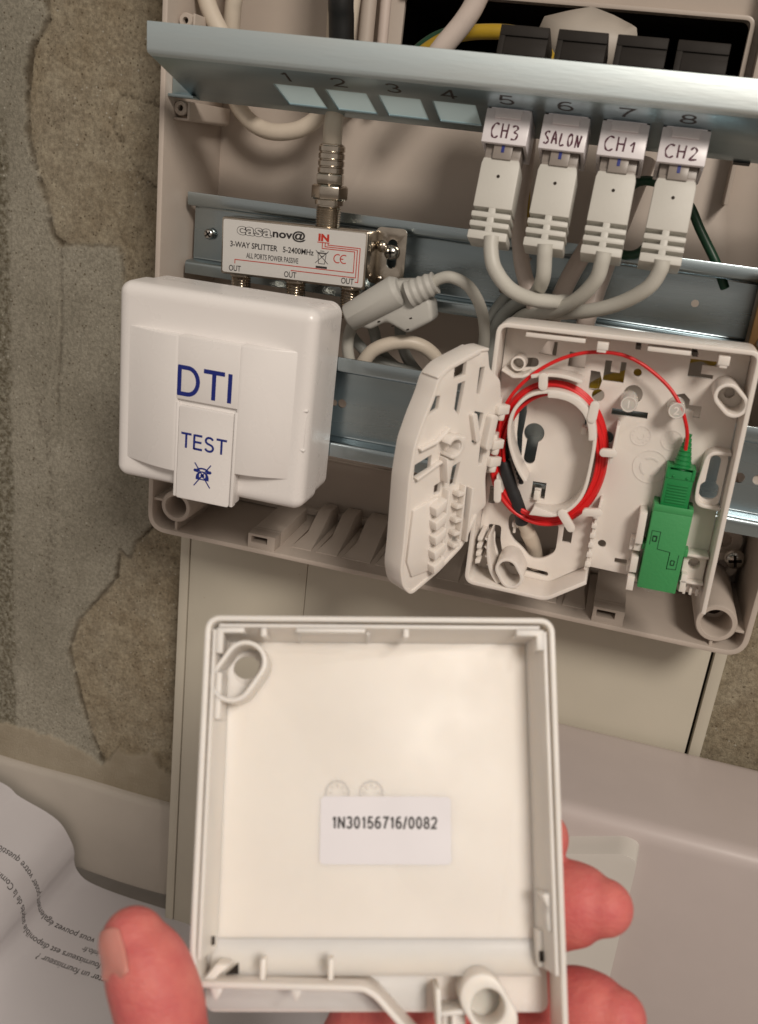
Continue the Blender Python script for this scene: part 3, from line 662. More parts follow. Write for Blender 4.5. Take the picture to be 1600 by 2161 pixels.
for j, (i, txt, lab) in enumerate(JACKS):
    cx = WINX[i] + 7.3; base = vec(0, -30, 186.2) + vec(cx, 0, 0) + DV * 25.2
    t = thing('keystone_jack', lab, 'jack', base, RB, group='keystone jacks in the bracket')
    share('collar', local_mesh('collar', f_collar, M_LABELW, .3), t); share('release_lever', local_mesh('release_lever', f_lever, M_LABELW, .25), t)
    hb = share('housing', local_mesh('housing', f_body, M_KEYST, .3), t); share('latch_frame', local_mesh('latch_frame', f_bodydet, M_KEYST, .2), hb)
    b = MB('xyz'); wd = {'CH3': 2.9, 'SALON': 2.2, 'CH1': 3.4, 'CH2': 3.3}[txt]; hg = {'CH3': 4.6, 'SALON': 3.9, 'CH1': 4.4, 'CH2': 4.0}[txt]
    x0 = -len(txt) * wd * 1.12 / 2 + .1
    for q, ch in enumerate(txt):
        off = (.25 if q % 2 else 0); 
        if txt == 'CH1' and ch == '1': off = .4
        stroke_mb(b, HAND[ch], x0 + q * wd * 1.14, -9.6 + off - .08 * q, 0, wd * .95, hg * (.72 if (txt == 'CH1' and ch == '1') else 1), .56, mapf=lambda x, y, z: (x, -9.36 - z, y))
    part('handwriting', b, M_INKP, t, world=False, smooth=0)
    p = thing('patch_cable', PLUGS[j], 'cable', base, RB, group='grey patch cables hanging from the jacks')
    share('plug', local_mesh('plug', f_plug, M_CLEAR, .2), p); bt = share('boot', local_mesh('boot', f_boot, M_BOOT, .45), p)
    share('peep_hole', local_mesh('peep_hole', f_hole, M_NICHE), bt); share('latch_wire', local_mesh('latch_wire', f_wire, M_INKB), p)
    b = MB('xyz'); b.tube(cr(CPTS[j], 8), 2.5, 16); part('lead', b, M_CABLE, p, smooth=60)

# ------------------------------------------------------------------ signal splitter with its input plug
RS = Matrix.Rotation(math.radians(-1.75), 3, 'Y')
t = thing('signal_splitter', 'small nickel three-way coaxial splitter with white label screwed to the upper rail', 'splitter', (27.8, 0, 113.4), RS); SPL = t
L = lambda **k: dict(world=False, **k)
b = MB(); b.box(0, 58.2, 0, 21.2, -14, 0); part('body', b, M_NICKEL, t, **L(bevel=.9))
b = MB(); b.prism(rrect(.9, .9, 57.3, 20.4, .8), -.5, .06); lb = part('label', b, M_SPLAB, t, **L(smooth=30))
def put(body, x, y, fit, m_, bold=0.0, nm='lettering', w_=.11, par=None, **k):
    return part(nm, text_mb(body, x, y, w_, 3, bold=bold, fit=fit, **k), m_, par or lb, **L(smooth=0))
put('casa', 6.4, 15.1, (14.2, 3.3), M_INKK, bold=.13); put('casa', 6.62, 15.28, (13.76, 2.94), M_SPLAB, bold=.03, w_=.16)
put('nov@', 20.9, 14.75, (13.2, 4.0), M_INKK, bold=.09)
put('3-WAY SPLITTER   5-2400MHz', 3.9, 10.5, (33.6, 2.15), M_INKK, bold=.05)
put('ALL PORTS POWER PASSIVE', 10.6, 6.9, (21.0, 2.0), M_INKK, bold=.03)
put('IN', 39.0, 16.0, (4.2, 2.7), M_INKR, bold=.16)
put('OUT', 3.6, .0 + 1.5, (4.9, 2.2), M_INKK, bold=.03); put('OUT', 26.2, 1.5, (4.9, 2.2), M_INKK, bold=.03); put('OUT', 48.9, 1.6, (4.9, 2.2), M_INKK, bold=.03)
b = MB(); b.ribbon(circ(47.0, 10.4, 1.5, 12, 60, 300), .36, .07, .12); b.ribbon(circ(49.5, 10.4, 1.5, 12, 60, 300), .36, .07, .12); b.ribbon([(48.0, 10.4), (49.2, 10.4)], .36, .07, .12); part('ce_mark', b, M_INKR, lb, **L())
b = MB()
for q in ([(38.7, 15.6), (43.4, 15.6)], [(42.9, 15.5), (42.9, 14.9), (55.4, 14.9), (55.4, 2.6), (54.2, 2.6)], [(41.8, 15.5), (41.8, 14.2), (54.4, 14.2), (54.4, 4.2), (29, 4.2), (29, 3.9)],
          [(40.7, 15.5), (40.7, 13.5), (53.4, 13.5), (53.4, 5.9), (6.0, 5.9), (6.0, 4.4)]): b.ribbon(q, .3, .07, .12)
part('signal_lines', b, M_INKR, lb, **L(kind='stuff'))
b = MB()
for q in ([(39.6, 7.9), (39.2, 11.6), (42.4, 11.6), (42.0, 7.9), (39.6, 7.9)], [(38.7, 11.9), (42.9, 11.9)], [(40, 12.5), (41.6, 12.5)], [(38.3, 8), (43.3, 12.6)], [(43.3, 8), (38.3, 12.6)], [(40.2, 10.6), (41.6, 10.6)]): b.ribbon(q, .22, .07, .12)
b.box(38.6, 43, 6.2, 7.0, .07, .12); part('bin_symbol', b, M_INKK, lb, **L(kind='stuff'))
b = MB(); b.prism(rrect(57.5, 1, 69.5, 22.5, 2), -14.6, -13.4, holes=[slot(64.2, 9.5, 64.2, 16.5, 1.9)]); ear = part('mounting_ear', b, M_NICKEL, t, **L(bevel=.3))
b = MB(); b.lathe((60.2, 15.5, -13.6), (0, 0, 1), [(0, 2.4), (.8, 2.1), (1.5, 1.2), (1.7, .1)], 18); b.lathe((60.2, 3.5, -13.6), (0, 0, 1), [(0, 1.6), (.9, 1.2), (1.2, .1)], 14); part('ear_dimple', b, M_NICKEL, ear, **L(smooth=60))
for u in (5.8, 28.6, 51.0):
    b = MB(); pr_ = [(0, 4.4), (1, 4.4)] + [(1 + .5 * q, 3.6 if q % 2 else 4.0) for q in range(22)] + [(12.2, 3.2)]
    b.lathe((u, .2, -7), (0, -1, 0), pr_, 20); part('output_port', b, M_NICKEL, t, **L(smooth=50))
screw(t, 91.5, 129.0, 12.6, 2.9, ph=.2)
# input connector and its cream cable
t = thing('coaxial_plug', 'ribbed nickel coaxial plug screwed onto the splitter input, on a cream cable', 'plug', (67, 7, 135.2))
A0 = vec(67.2, 7, 135.2); AD = vec(-.035, 0, 1).normalized()
def ax(h): return A0 + AD * h
b = MB('xyz'); b.lathe(A0, AD, [(0, 4.2)] + [(.4 + .42 * q, 4.35 if q % 2 else 4.75) for q in range(18)] + [(8, 4.3), (8.2, 5.3), (10.2, 5.3)], 24); part('thread', b, M_NICKEL, t, smooth=30)
b = MB('xyz'); b.lathe(ax(9.9), AD, [(0, 6.0), (.6, 6.8), (4.8, 6.8), (5.4, 6.0)], 6, phase=.3); part('hex_nut', b, M_NICKEL, t, bevel=.2, smooth=30)
b = MB('xyz'); b.lathe(ax(15.3), AD, [(0, 5.0), (.4, 5.5), (3.6, 5.5), (4.0, 5.0)], 6, phase=.7); part('hex_collar', b, M_NICKEL, t, bevel=.3, smooth=30)
pr_ = [(0, 4.4)]
for q in range(4): pr_ += [(.3 + q * 2.5, 4.9), (1.9 + q * 2.5, 4.9), (2.2 + q * 2.5, 4.5), (2.5 + q * 2.5, 4.5)]
b = MB('xyz'); b.lathe(ax(19.2), AD, pr_ + [(10.4, 3.5)], 26); part('ferrule', b, M_NICKEL, t, smooth=30)
b = MB('xyz'); b.tube(cr([ax(27), ax(36), vec(65.6, 11, 183), vec(64, 18, 200), vec(62, 30, 240), vec(60, 36, 320)], 8), 3.5, 16); part('lead', b, M_COAX, t, smooth=60)

# ------------------------------------------------------------------ loose cables behind and above
cable('coaxial_cable', 'cream coaxial cable looped behind the bracket left of the splitter plug', [(12, 36, 240), (11.6, 36, 200), (13.7, 36, 180), (19, 36, 171.5), (27, 35, 167.4), (36, 34, 166.9), (45.2, 34, 169.7), (51.4, 35, 176.4), (54, 36, 192), (53, 36, 240), (54, 36, 318)], 3.3, M_COAX)
cable('coaxial_cable', 'thick cream cable entering at the upper left behind the bracket end', [(2.8, 22, 250), (4.6, 21, 222), (7.7, 20, 210), (14, 18, 200.3), (24, 18, 189), (30, 24, 178)], 3.4, M_COAX)
cable('coaxial_cable', 'second cream cable running straight down beside the thick one at upper left', [(17.2, 28, 260), (16.6, 27, 219), (14.9, 28, 207.5), (14.5, 30, 197), (18, 32, 186), (26, 34, 180)], 3.2, M_COAX)
cable('sheathed_cable', 'thick black cable dropping behind the bracket at top centre', [(63.2, 9, 300), (63.4, 10, 222), (63.8, 12, 206.3), (64.6, 16, 194), (66, 30, 186)], 4.6, M_BLACK)
cable('conduit', 'pale vertical conduit right of the black cable', [(63.8, 44, 319), (63.8, 44, 250), (64.0, 44, 200), (64, 44, 182)], 3.0, M_BOX)
cable('conduit', 'thin brown vertical conduit at the edge of the dark opening', [(70.8, 42, 319), (70.8, 42, 240), (71.4, 42, 200), (71.4, 42, 182)], 2.1, M_PINK)
cable('sheathed_cable', 'pale sheathed cable slanting across the dark opening to the bracket', [(119, 8, 260), (116, 9, 230), (111.9, 10, 216), (108.2, 10, 208.5), (101.6, 10, 199.5), (95, 13, 190), (90, 20, 184)], 3.7, M_PINK)
cable('earth_wire', 'yellow and green earth wire arching through the dark opening', [(84, 34, 192), (88, 32, 198), (95.6, 30, 203.5), (102.7, 28, 206.4), (112, 26, 208), (124, 26, 208.5), (133, 26, 206), (140, 28, 198)], 2.6, M_YEL)
cable('earth_wire', 'dark green wire alongside the yellow one in the opening', [(82, 36, 195), (87, 34, 201), (94, 33, 206), (102, 32, 208.6), (112, 32, 209.6), (124, 32, 209)], 1.7, M_GRNW)
cable('sheathed_cable', 'pale cable passing down behind the CH3 and SALON plugs', [(134.3, 22, 190), (135.3, 20, 175), (136.3, 18, 162), (137.2, 12, 148.8), (142.2, 4, 131.8), (149.7, 0, 118.1), (153.2, 0, 110.1), (156, 4, 99.5), (157, 8, 90)], 2.9, M_PINK)
cable('sheathed_cable', 'pale cable slanting down left behind the CH1 plug', [(172, 30, 178), (171, 26, 165), (168.7, 24, 154.2), (163.2, 16, 140.5), (158.5, 8, 127), (155.6, 4, 113), (154.9, 6, 104.3), (154, 10, 92)], 3.3, M_PINK)
cable('sheathed_cable', 'pale cable dropping between the CH1 and CH2 plugs', [(178, 34, 172), (175, 28, 158), (172.4, 22, 144.7), (170.7, 12, 133.4), (168.9, 6, 122), (167.8, 6, 111.6), (168.2, 10, 96.9), (168, 14, 86)], 3.3, M_PINK)
cable('earth_wire', 'yellow wire hanging between the CH3 and SALON plugs', [(133.6, 34, 178), (134.4, 32, 166.8), (136.6, 29, 153.6), (138.6, 28, 140.1), (140, 30, 128)], 1.9, M_YEL)
cable('earth_wire', 'dark green wire bridging behind the CH1 and CH2 plugs', [(169, 34, 152), (171, 30, 158), (173.8, 26, 162), (177.1, 23, 164.6), (182.3, 22, 164.9), (188, 24, 163), (195.4, 26, 158.6), (201.2, 26, 150.6), (209.1, 24, 140), (214, 26, 132)], 1.7, M_GRNW)
cable('earth_wire', 'short dark green wire behind the bottom of the CH1 plug', [(167, 26, 146), (170, 20, 142), (173.5, 15, 140.0), (178.6, 13, 139.6), (182.6, 16, 141.8), (186, 24, 148)], 1.7, M_GRNW)
cable('loose_cable', 'grey cable strand curving down behind the hinged flap', [(156, 4, 121), (147.8, 3, 120.8), (141, 6, 116.6), (136.4, 8, 109.6), (135, 9, 98.7), (134.0, 10, 87.9)], 2.5, M_CABDK)
cable('loose_cable', 'darker grey cable strand further left behind the hinged flap', [(150, 12, 126), (142.8, 12, 123), (136, 13, 116.6), (132, 14, 106), (131.0, 14, 92), (131, 16, 82)], 2.4, M_CABDK)
cable('loose_cable', 'pale grey cable loop rising above the lower rail left of the hinged flap', [(84, 3, 80), (88.3, 0, 88), (92, 0, 93.6), (98.7, 1, 97.2), (106.5, 3, 98.2), (113.4, 6, 95), (119, 10, 87), (123, 14, 79)], 2.7, M_COAX)
cable('loose_cable', 'grey cable dropping right beside the DTI box', [(83, 4, 106), (81.3, 4, 100.3), (80.4, 4, 94), (81.4, 5, 87.5), (84, 8, 78)], 2.3, M_CABLE)
cable('loose_cable', 'dark grey cable crossing behind the pale loop', [(86.9, 8, 104), (88.9, 10, 98.8), (90.2, 16, 91.2), (95.8, 20, 85.1), (106.1, 20, 81.0), (118, 22, 76)], 2.2, M_CABDK)
cable('loose_cable', 'dark grey cable dropping inside the pale loop', [(97.5, 14, 103), (99.0, 15, 96), (101.7, 18, 88.8), (108.0, 20, 81.8), (114, 24, 74)], 2.2, M_CABDK)
cable('loose_cable', 'dark grey cable running low behind the rail edge', [(78, 10, 98), (82.5, 11, 93), (89.7, 13, 87.6), (100, 16, 85), (114, 18, 83), (124, 20, 82)], 2.2, M_CABDK)

cable('earth_wire', 'yellow earth wire seen through the slots of the outlet tray', [(170, -12, 90), (178, -14, 98), (186, -17, 102.5), (198, -18.5, 109.5), (207, -18.5, 113.5), (212, -15, 112)], 2.3, M_YEL)
b = MB('xyz'); b.grid([[(128.5, 41, 207), (131.8, 40, 216.6), (140, 43, 219.6)], [(140, 38, 200), (144, 36, 212), (148.2, 41, 221.2)], [(156, 39, 199), (158, 38, 211), (156, 43, 219.4)], [(168, 42, 206), (165.1, 41, 215.6), (163, 44, 217)]])
sc = single('paper_scrap', 'creased white paper scrap tucked behind the black jack housings', 'paper', b, M_SKIRT, (148, 40, 199), smooth=180)
md = sc.modifiers.new('thick', 'SOLIDIFY'); md.thickness = .0004

# grey Y adapter
t = thing('phone_adapter', 'grey moulded phone adapter hanging behind the DTI box on its lead', 'adapter', (98, -2, 101))
b = MB(); b.prism([(81, 108), (98.4, 121.2), (104.5, 122.2), (113, 115.5), (114.6, 109), (105.4, 102.8), (97, 106), (91, 102), (85.4, 102.6)], -5, 6.5); part('body', b, M_ADGREY, t, bevel=1.6, seg=3)
b = MB('xyz'); b.tube([vec(82.6, -6, 105.2), vec(83.2, -6, 105.6), vec(99.6, -6, 117.6), vec(101, -6, 118.4)], [4.6, 5.2, 5.9, 4.5], 28); part('socket_barrel', b, M_ADGREY, t, bevel=.4)
pts = []; rr = []
for q in range(9):
    f = q / 8; pts.append(vec(104.6 + 9.0 * f, -6, 117.2 + 5.4 * f)); rr.append((5.2 if q % 2 == 0 else 4.6) - 1.0 * f)
b = MB('xyz'); b.tube(pts, rr, 22); part('strain_relief', b, M_ADGREY, t, bevel=.25, smooth=30)
b = MB('xyz'); b.tube(cr([(112, -6, 121.7), (115, -7, 124.2), (119.7, -8, 125.4), (126.4, -8, 122.8), (131.4, -5, 115.1), (133, 1, 105.1), (131.6, 8, 94.9), (126.9, 12, 87.9), (120, 16, 80)], 8), 2.1, 14); part('lead', b, M_CABLE, t, smooth=60)
b = MB()
for x, z in ((89.5, 104.4), (94.2, 105.6), (99.6, 104.8), (105.4, 104.4), (98.5, 110.4), (106, 108.6)): b.prism(slot(x, z, x + .5, z + .2, .28, 5), 6.3, 6.62)
part('moulding_mark', b, M_NICHE, t, kind='stuff')

# ------------------------------------------------------------------ DTI box
t = thing('dti_box', 'glossy white DTI telephone test box with blue lettering clipped to the lower rail', 'junction box', (47.5, -20, 41)); DTI = t
b = MB(); shell(b, 11.3, 42.1, 83.9, 112.5, 4.5, [(19.5, .8), (19.5, 0), (33, 0), (33.3, .5)]); part('base', b, M_DTI, t, smooth=30)
b = MB(); shell(b, 10.7, 41.5, 84.5, 113.1, 4.4, [(33.4, .6), (33.8, 0), (43.6, .15), (45.4, .45), (46.7, 1.2), (47.6, 2.3), (48.0, 3.8), (48.05, 5)], 9); part('cover', b, M_DTI, t, smooth=35)
def bulge(x): 
    x = max(0, min(1, x)); return 48 - .4 + 5.4 * math.sin(x * math.pi / 2) ** 1.1
def wing(x0, x1, z0, z1, zt):
    n = 16; rows = []; pr = [(x0 + (x1 - x0) * i / n, bulge(i / n)) for i in range(n + 1)]
    poly = pr + [(x1, 46)] + [(x0, 46)]
    b = MB(); b.prism(poly, z0, zt, axis=1); return b
for x0, x1, z0, zt in ((14.6, 37.4, 49.6, 98.2), (79.6, 59.6, 53.0, 98.5)):
    part('curved_wing', wing(x0, x1, z0, 0, zt), M_DTI, t, bevel=.5)
b = MB(); b.box(37.0, 59.8, 76.4, 98.35, 46, 53.0); part('letter_panel', b, M_DTI, t, bevel=.25)
b = MB(); b.box(37.0, 60.0, 40.8, 76.8, 46, 51.6); part('flap_seat', b, M_DTI, t, bevel=.3)
for x in (37.2, 59.1): 
    b = MB(); b.box(x, x + 1.1, 40.4, 75.2, 50, 53.1); part('flap_hinge', b, M_DTI, t, bevel=.25)
b = MB(); b.prism(rrect(38.6, 40.2, 58.8, 74.4, .8), 51.4, 53.3); fl_ = part('test_flap', b, M_DTI, t, bevel=.35)
part('lettering', stroke_text('DTI', 37.4, 78.0, 53.05, 20.0, 10.2, 1.5, gap=.13), M_INKB, t, smooth=0)
part('lettering', stroke_text('TEST', 39.7, 59.3, 53.35, 17.3, 5.5, .80, gap=.16), M_INKB, fl_, smooth=0)
b = MB(); cx, cz = 48.4, 50.2
b.prism(circ(cx, cz - .9, 2.5, 18, 0, 180) + [(cx - 2.5, cz - 1.7), (cx + 2.5, cz - 1.7)], 53.32, 53.36, holes=[circ(cx, cz - .1, 1.25, 14)])
b.prism(circ(cx, cz - .1, .75, 12), 53.32, 53.36)
b.ribbon(circ(cx, cz + .4, 3.0, 10, 35, 145, ry=2.2), .6, 53.32, 53.36); b.prism(slot(cx - 2.9, cz + 1.6, cx - 1.9, cz + 1.5, .55), 53.33, 53.37); b.prism(slot(cx + 1.9, cz + 1.5, cx + 2.9, cz + 1.6, .55), 53.33, 53.37)
for s_ in (-1, 1): b.ribbon([(cx - s_ * 3.1, cz - 4.2), (cx + s_ * 3.1, cz + 4.4)], .42, 53.34, 53.385)
part('phone_symbol', b, M_INKB, fl_, smooth=0, kind='stuff')
b = MB(); b.ribbon(circ(84.0, 71.5, 6.6, 18, 95, 265, ry=7.2), .5, 46.0, 47.75); b.prism(circ(83.4, 71.5, 4.6, 18, 95, 265, ry=6.2), 45.5, 47.2); part('finger_grip', b, M_DTI, t, bevel=.2)
b = MB(); b.box(20, 76, 112.2, 112.9, 34.5, 40); part('top_ridge', b, M_DTI, t, bevel=.2)

# ------------------------------------------------------------------ fibre outlet tray
RP = Matrix.Rotation(math.radians(-2.3), 3, 'Y'); PB = vec(143.5, -40, 115.8)
t = thing('outlet_tray', 'open white fibre outlet tray clipped to the lower rail', 'outlet', PB, RP); PTO = t
K = lambda **k: dict(world=False, **k)
W0, WB = -15.6, -14.0
outer = fillet([(.3, -.3), (78.3, -.3), (77.7, -84.6), (38.2, -82.4), (26.2, -91.0), (-1.2, -89.6)], 2, True)
kh = lambda x, y, r, x2, y2, r2: circ(x, y, r, 22, -60, 240)[::1] + [(x - r2, y - r * .86), (x2 - r2, y2)] + circ(x2, y2, r2, 10, 180, 360) + [(x + r2, y - r * .86)]
def keyhole(x, y, r, x2, y2, r2):
    """circle joined to a narrower round-ended slot"""
    d = Vector((x2 - x, y2 - y)); a = math.degrees(math.atan2(d.y, d.x)); g = math.degrees(math.asin(r2 / r))
    return circ(x, y, r, 22, a + g, a + 360 - g) + circ(x2, y2, r2, 10, a - 90, a + 90)
holes = [keyhole(13.8, -36.9, 3.5, 13.3, -46.2, 2.0), rect(38.5, -26.9, 50.2, -24.7), rect(29.7, -19.2, 32.7, -13), circ(44.7, -11.9, 1.35, 14), rect(21.9, -12.5, 27.5, -7.6),
         circ(44.4, -19.2, 3.1, 20), circ(42.4, -73.2, 1.45, 14), rect(47.6, -79.6, 51.8, -77.7), [(33.9, -9), (36, -9), (36, -12.7), (39, -12.7), (39, -9), (40.7, -9), (40.7, -15.9), (33.9, -15.9)],
         [(60.4, -5.3), (68.7, -5.3), (68.7, -7), (64.4, -7), (64.4, -9.8), (68.3, -9.8), (68.3, -11.1), (60.4, -11.1)], [(11.8, -9.4), (14.2, -5.0), (17.6, -5.0), (17.6, -9.7)], slot(6.6, -13.2, 10.6, -12.6, 1.6), circ(33.2, -21.0, 2.1, 16),
         [(28.2, -26.9), (33.6, -27.2), (34.0, -32.5), (30.4, -32.2), (30.2, -29.6)], circ(38.3, -35.0, 2.2, 16),
         fillet([(8.9, -67.4), (15, -66.2), (26.8, -68.6), (26.9, -79.2), (23, -82.5), (18.5, -83.2), (15, -79.5), (11.2, -77.0), (8.9, -72)], 2, True, 4),
         fillet([(70.8, -35.2), (77.2, -35.2), (77.0, -51.2), (71.0, -51.2)], 2, True),
         [(.9, -58.2), (8.6, -58.4), (8.6, -65.0), (6.8, -65.0), (6.8, -61.6), (3.2, -61.6), (3.2, -64.6), (.9, -64.6)], rect(28.6, -75, 31.8, -69.2),
         [(7.7, -28), (9.6, -25), (10.4, -30), (9.9, -38), (10.7, -48.5), (8.9, -45), (7.9, -38)],
         [(15.6, -54.2), (20.4, -54.2), (20.4, -60.2), (18.9, -60.2), (18.9, -56.6), (16.6, -56.6), (16.6, -60.2), (15.6, -60.2)],
         fillet([(1.9, -72.5), (6.6, -72.5), (6.9, -78), (8.6, -84.2), (7.2, -84.8), (5.0, -79.5), (4.6, -75), (2.2, -75.6)], 1.2, True, 3), slot(17.6, -87.6, 24.6, -88.2, .9),
         [(58.2, -21.6), (58.2, -17.5), (60.5, -16.8), (62.6, -18.6), (62.6, -20.4), (66.6, -20.4), (66.6, -24.3), (64.4, -24.3), (64.4, -22.1)], [(1.0, -27.9), (3.8, -27.9), (3.8, -29.8), (1.0, -29.8)]]
b = MB(); b.prism(outer, W0, WB, holes=holes); part('base_plate', b, M_PTO, t, **K(smooth=30, bevel=.12))
wl = fillet([(38.6, -82.4), (26.2, -91.0), (-1.2, -89.6), (0, 0), (78.6, 0), (77.9, -87.2)], 2.2, n=6)
b = MB(); b.ribbon(wl, 1.5, W0 - .05, 0, side=1); part('rim_wall', b, M_PTO, t, **K(bevel=.3))
b = MB(); b.ribbon([(8, -1.6), (27, -1.6)], 1.4, -6, -.8); b.ribbon([(46.2, -1.7), (59.4, -1.7)], 1.4, -7, -.8); b.box(30.8, 34.3, -3.6, -1.2, -5, .1); b.box(67.6, 71, -4, -1.2, -5, .1); b.box(30.9, 33.8, -4.5, -3.4, -3, -.2); b.box(68.2, 70.5, -4.9, -3.8, -3, -.2); part('lip_clip', b, M_PTO, t, **K(bevel=.2, kind='stuff'))
b = MB(); b.box(42.6, 44.2, -2.2, -1.2, -8, -.3); b.box(59.8, 61.4, -2.4, -1.2, -8, -.3); part('lip_slot', b, M_NICHE, t, **K(kind='stuff'))
b = MB(); b.ribbon([(1.2, -14.6), (5.2, -16.6), (8.2, -16.2), (10.2, -15)], .9, WB, -5); part('corner_rib', b, M_PTO, t, **K(bevel=.15))
b = MB(); b.lathe((6.0, -12.6, WB), (0, 0, 1), [(0, 2.6), (6, 2.5), (6.2, 2.3), (6.2, 1.9), (.4, 1.85)], 24); part('screw_boss', b, M_PTO, t, **K(smooth=40))
# spool
sp = cr([(13.9, -51.4, 0), (11.5, -48.2, 0), (9.0, -43.8, 0), (6.7, -37.6, 0), (6.2, -31, 0), (8.0, -25.6, 0), (12.5, -21.2, 0), (19.8, -19.5, 0), (27, -21, 0), (32.2, -25.8, 0), (34.4, -32.5, 0), (34.6, -41.5, 0), (33.6, -52, 0), (30.0, -58.6, 0), (24.5, -61.9, 0), (17.2, -62.4, 0)], 6)
b = MB(); b.ribbon([(p[0], p[1]) for p in sp], 1.15, WB, -3.0, side=.5); spool = part('spool_wall', b, M_PTO, t, **K(bevel=.25))
b = MB(); b.ribbon([(p[0], p[1]) for p in sp[40:62]], 2.2, -4.2, -2.85, side=.1); part('spool_lip', b, M_PTO, spool, **K(bevel=.2))
b = MB(); b.prism([(16.6, -62.9), (24.5, -62.4), (24.5, -61.2), (18, -59.6)], -5, -2.8); part('spool_lip', b, M_PTO, spool, **K(bevel=.2))
for p0, p1, r in (((15.2, -15.0), (15.5, -17.9), 1.45), ((32.9, -22.2), (32.6, -26.5), 1.5), ((41.0, -37.2), (38.0, -37.4), 1.3), ((39.5, -58.3), (35.5, -58.8), 1.3), ((27.6, -60.5), (31.2, -65.2), 1.45), ((4.6, -53), (5.2, -59.0), 1.2)):
    b = MB(); b.prism(slot(*p0, *p1, r), -4.2, -2.4); part('retaining_tab', b, M_PTO, t, **K(bevel=.3))
b = MB(); b.ribbon(circ(19.6, -39, 24.8, 10, 71, 110), 1.2, WB, -4.0); part('guide_rib', b, M_PTO, t, **K(bevel=.2))
b = MB(); b.ribbon([(41.3, -27.9), (41.1, -34), (40.7, -41)], .9, WB, -3.2); part('guide_rib', b, M_PTO, t, **K(bevel=.2))
b = MB(); b.ribbon(fillet([(39.9, -55.5), (39.2, -63), (38.6, -70), (38.8, -76), (38.1, -82)], 2), 1.0, WB, -9)
for q in range(6): b.box(38.0 - q * .05, 39.7, -62.5 - q * 3.6, -60.8 - q * 3.6, WB, -8.2)
part('step_wall', b, M_PTO, t, **K(bevel=.2))
b = MB(); b.prism([(3.9, -50.6), (5.6, -53.5), (6.8, -56.5), (5.2, -57.2), (4.0, -56)], -8, -3.4); part('sleeve_clip', b, M_PTO, t, **K(bevel=.3))
b = MB(); b.box(31.0, 33.2, -32.2, -27.6, WB, -10); b.box(29.6, 31.4, -33.8, -31.4, WB, -9); part('snap_hook', b, M_PTO, t, **K(bevel=.3))
b = MB(); b.box(16.7, 18.8, -60.2, -56.8, WB, -11.5); part('snap_hook', b, M_PTO, t, **K(bevel=.3))
# oval bosses, pegs, keyhole frame
for (x0, y0, x1, y1, r) in ((72.4, -13.4, 75.0, -15.8, 4.1), (11.8, -83.4, 13.6, -86.2, 4.2)):
    b = MB(); b.prism(slot(x0, y0, x1, y1, r, 14), WB - .1, -.4, holes=[slot(x0, y0, x1, y1, r - 1.15, 14)]); k = part('oval_boss', b, M_PTO, t, **K(bevel=.3, smooth=30))
    b = MB(); b.prism(slot(x0, y0, x1, y1, r - 1.0, 12), WB, -11.4, holes=[circ((x0 + x1) / 2 + .2, (y0 + y1) / 2 + .2, 1.7, 16)]); part('boss_floor', b, M_PTO, k, **K(smooth=30))
for i, (x, y) in enumerate(((43.4, -20.8), (58.5, -20.9))):
    b = MB(); b.lathe((x, y, WB), (0, 0, 1), [(0, 2.9), (8.6, 2.75), (9.0, 2.5), (9.0, .05)], 26); k = part('number_peg', b, M_PEG, t, **K(smooth=40))
    b = text_mb(str(i + 1), 0, 0, WB + 9.06, 3.6, align='CENTER', bold=.06, mapf=lambda u, v, x=x, y=y: (x + u, y - 1.25 + v, WB + 9.06)); part('number', b, M_PTO, k, **K(smooth=0))
    b = MB(); b.ribbon(circ(x, y, 2.35, 24), .3, WB + 8.9, WB + 9.2, closed=True); part('peg_ring', b, M_PTO, k, **K())
fr = fillet([(78, -33.4), (71.0, -33.6), (69.6, -46), (70.2, -51.8), (78, -52.4)], 3, n=6)
b = MB(); b.ribbon(fr, 1.2, WB, -7.2); kf = part('keyhole_frame', b, M_PTO, t, **K(bevel=.3))
b = MB(); b.prism(fillet([(77.6, -33.8), (71.3, -34.0), (70.1, -46), (70.6, -51.5), (77.4, -52.0)], 2.6, True), -10.4, -9.4, holes=[keyhole(73.5, -46.9, 3.3, 73.7, -36.6, 1.75)]); part('keyhole_plate', b, M_PTO, kf, **K(smooth=30))
for x, y, r in ((49.1, -32.8, 3.3), (59.3, -33.0, 3.4), (53.9, -43.0, 5.7)):
    b = MB(); b.ribbon(circ(x, y, r, 32), .28, WB - .1, WB + .16, closed=True)
    if r > 5:
        for a in (90, 210, 330):
            ca, sa = math.cos(math.radians(a)), math.sin(math.radians(a))
            c0 = [(x + r * .55 * math.cos(math.radians(a + g)), y + r * .55 * math.sin(math.radians(a + g))) for g in (-48, -20, 10, 34)]
            b.ribbon(c0, .7, WB - .1, WB + .16)
    else:
        for q in range(12): a = q * 30; b.ribbon([(x + r * .7 * math.cos(math.radians(a)), y + r * .7 * math.sin(math.radians(a))), (x + r * .85 * math.cos(math.radians(a)), y + r * .85 * math.sin(math.radians(a)))], .2, WB - .1, WB + .14)
        b.ribbon(circ(x, y, r * .35, 12, 200, 400), .22, WB - .1, WB + .14)
    part('embossed_mark', b, M_PTO, t, **K(kind='stuff'))
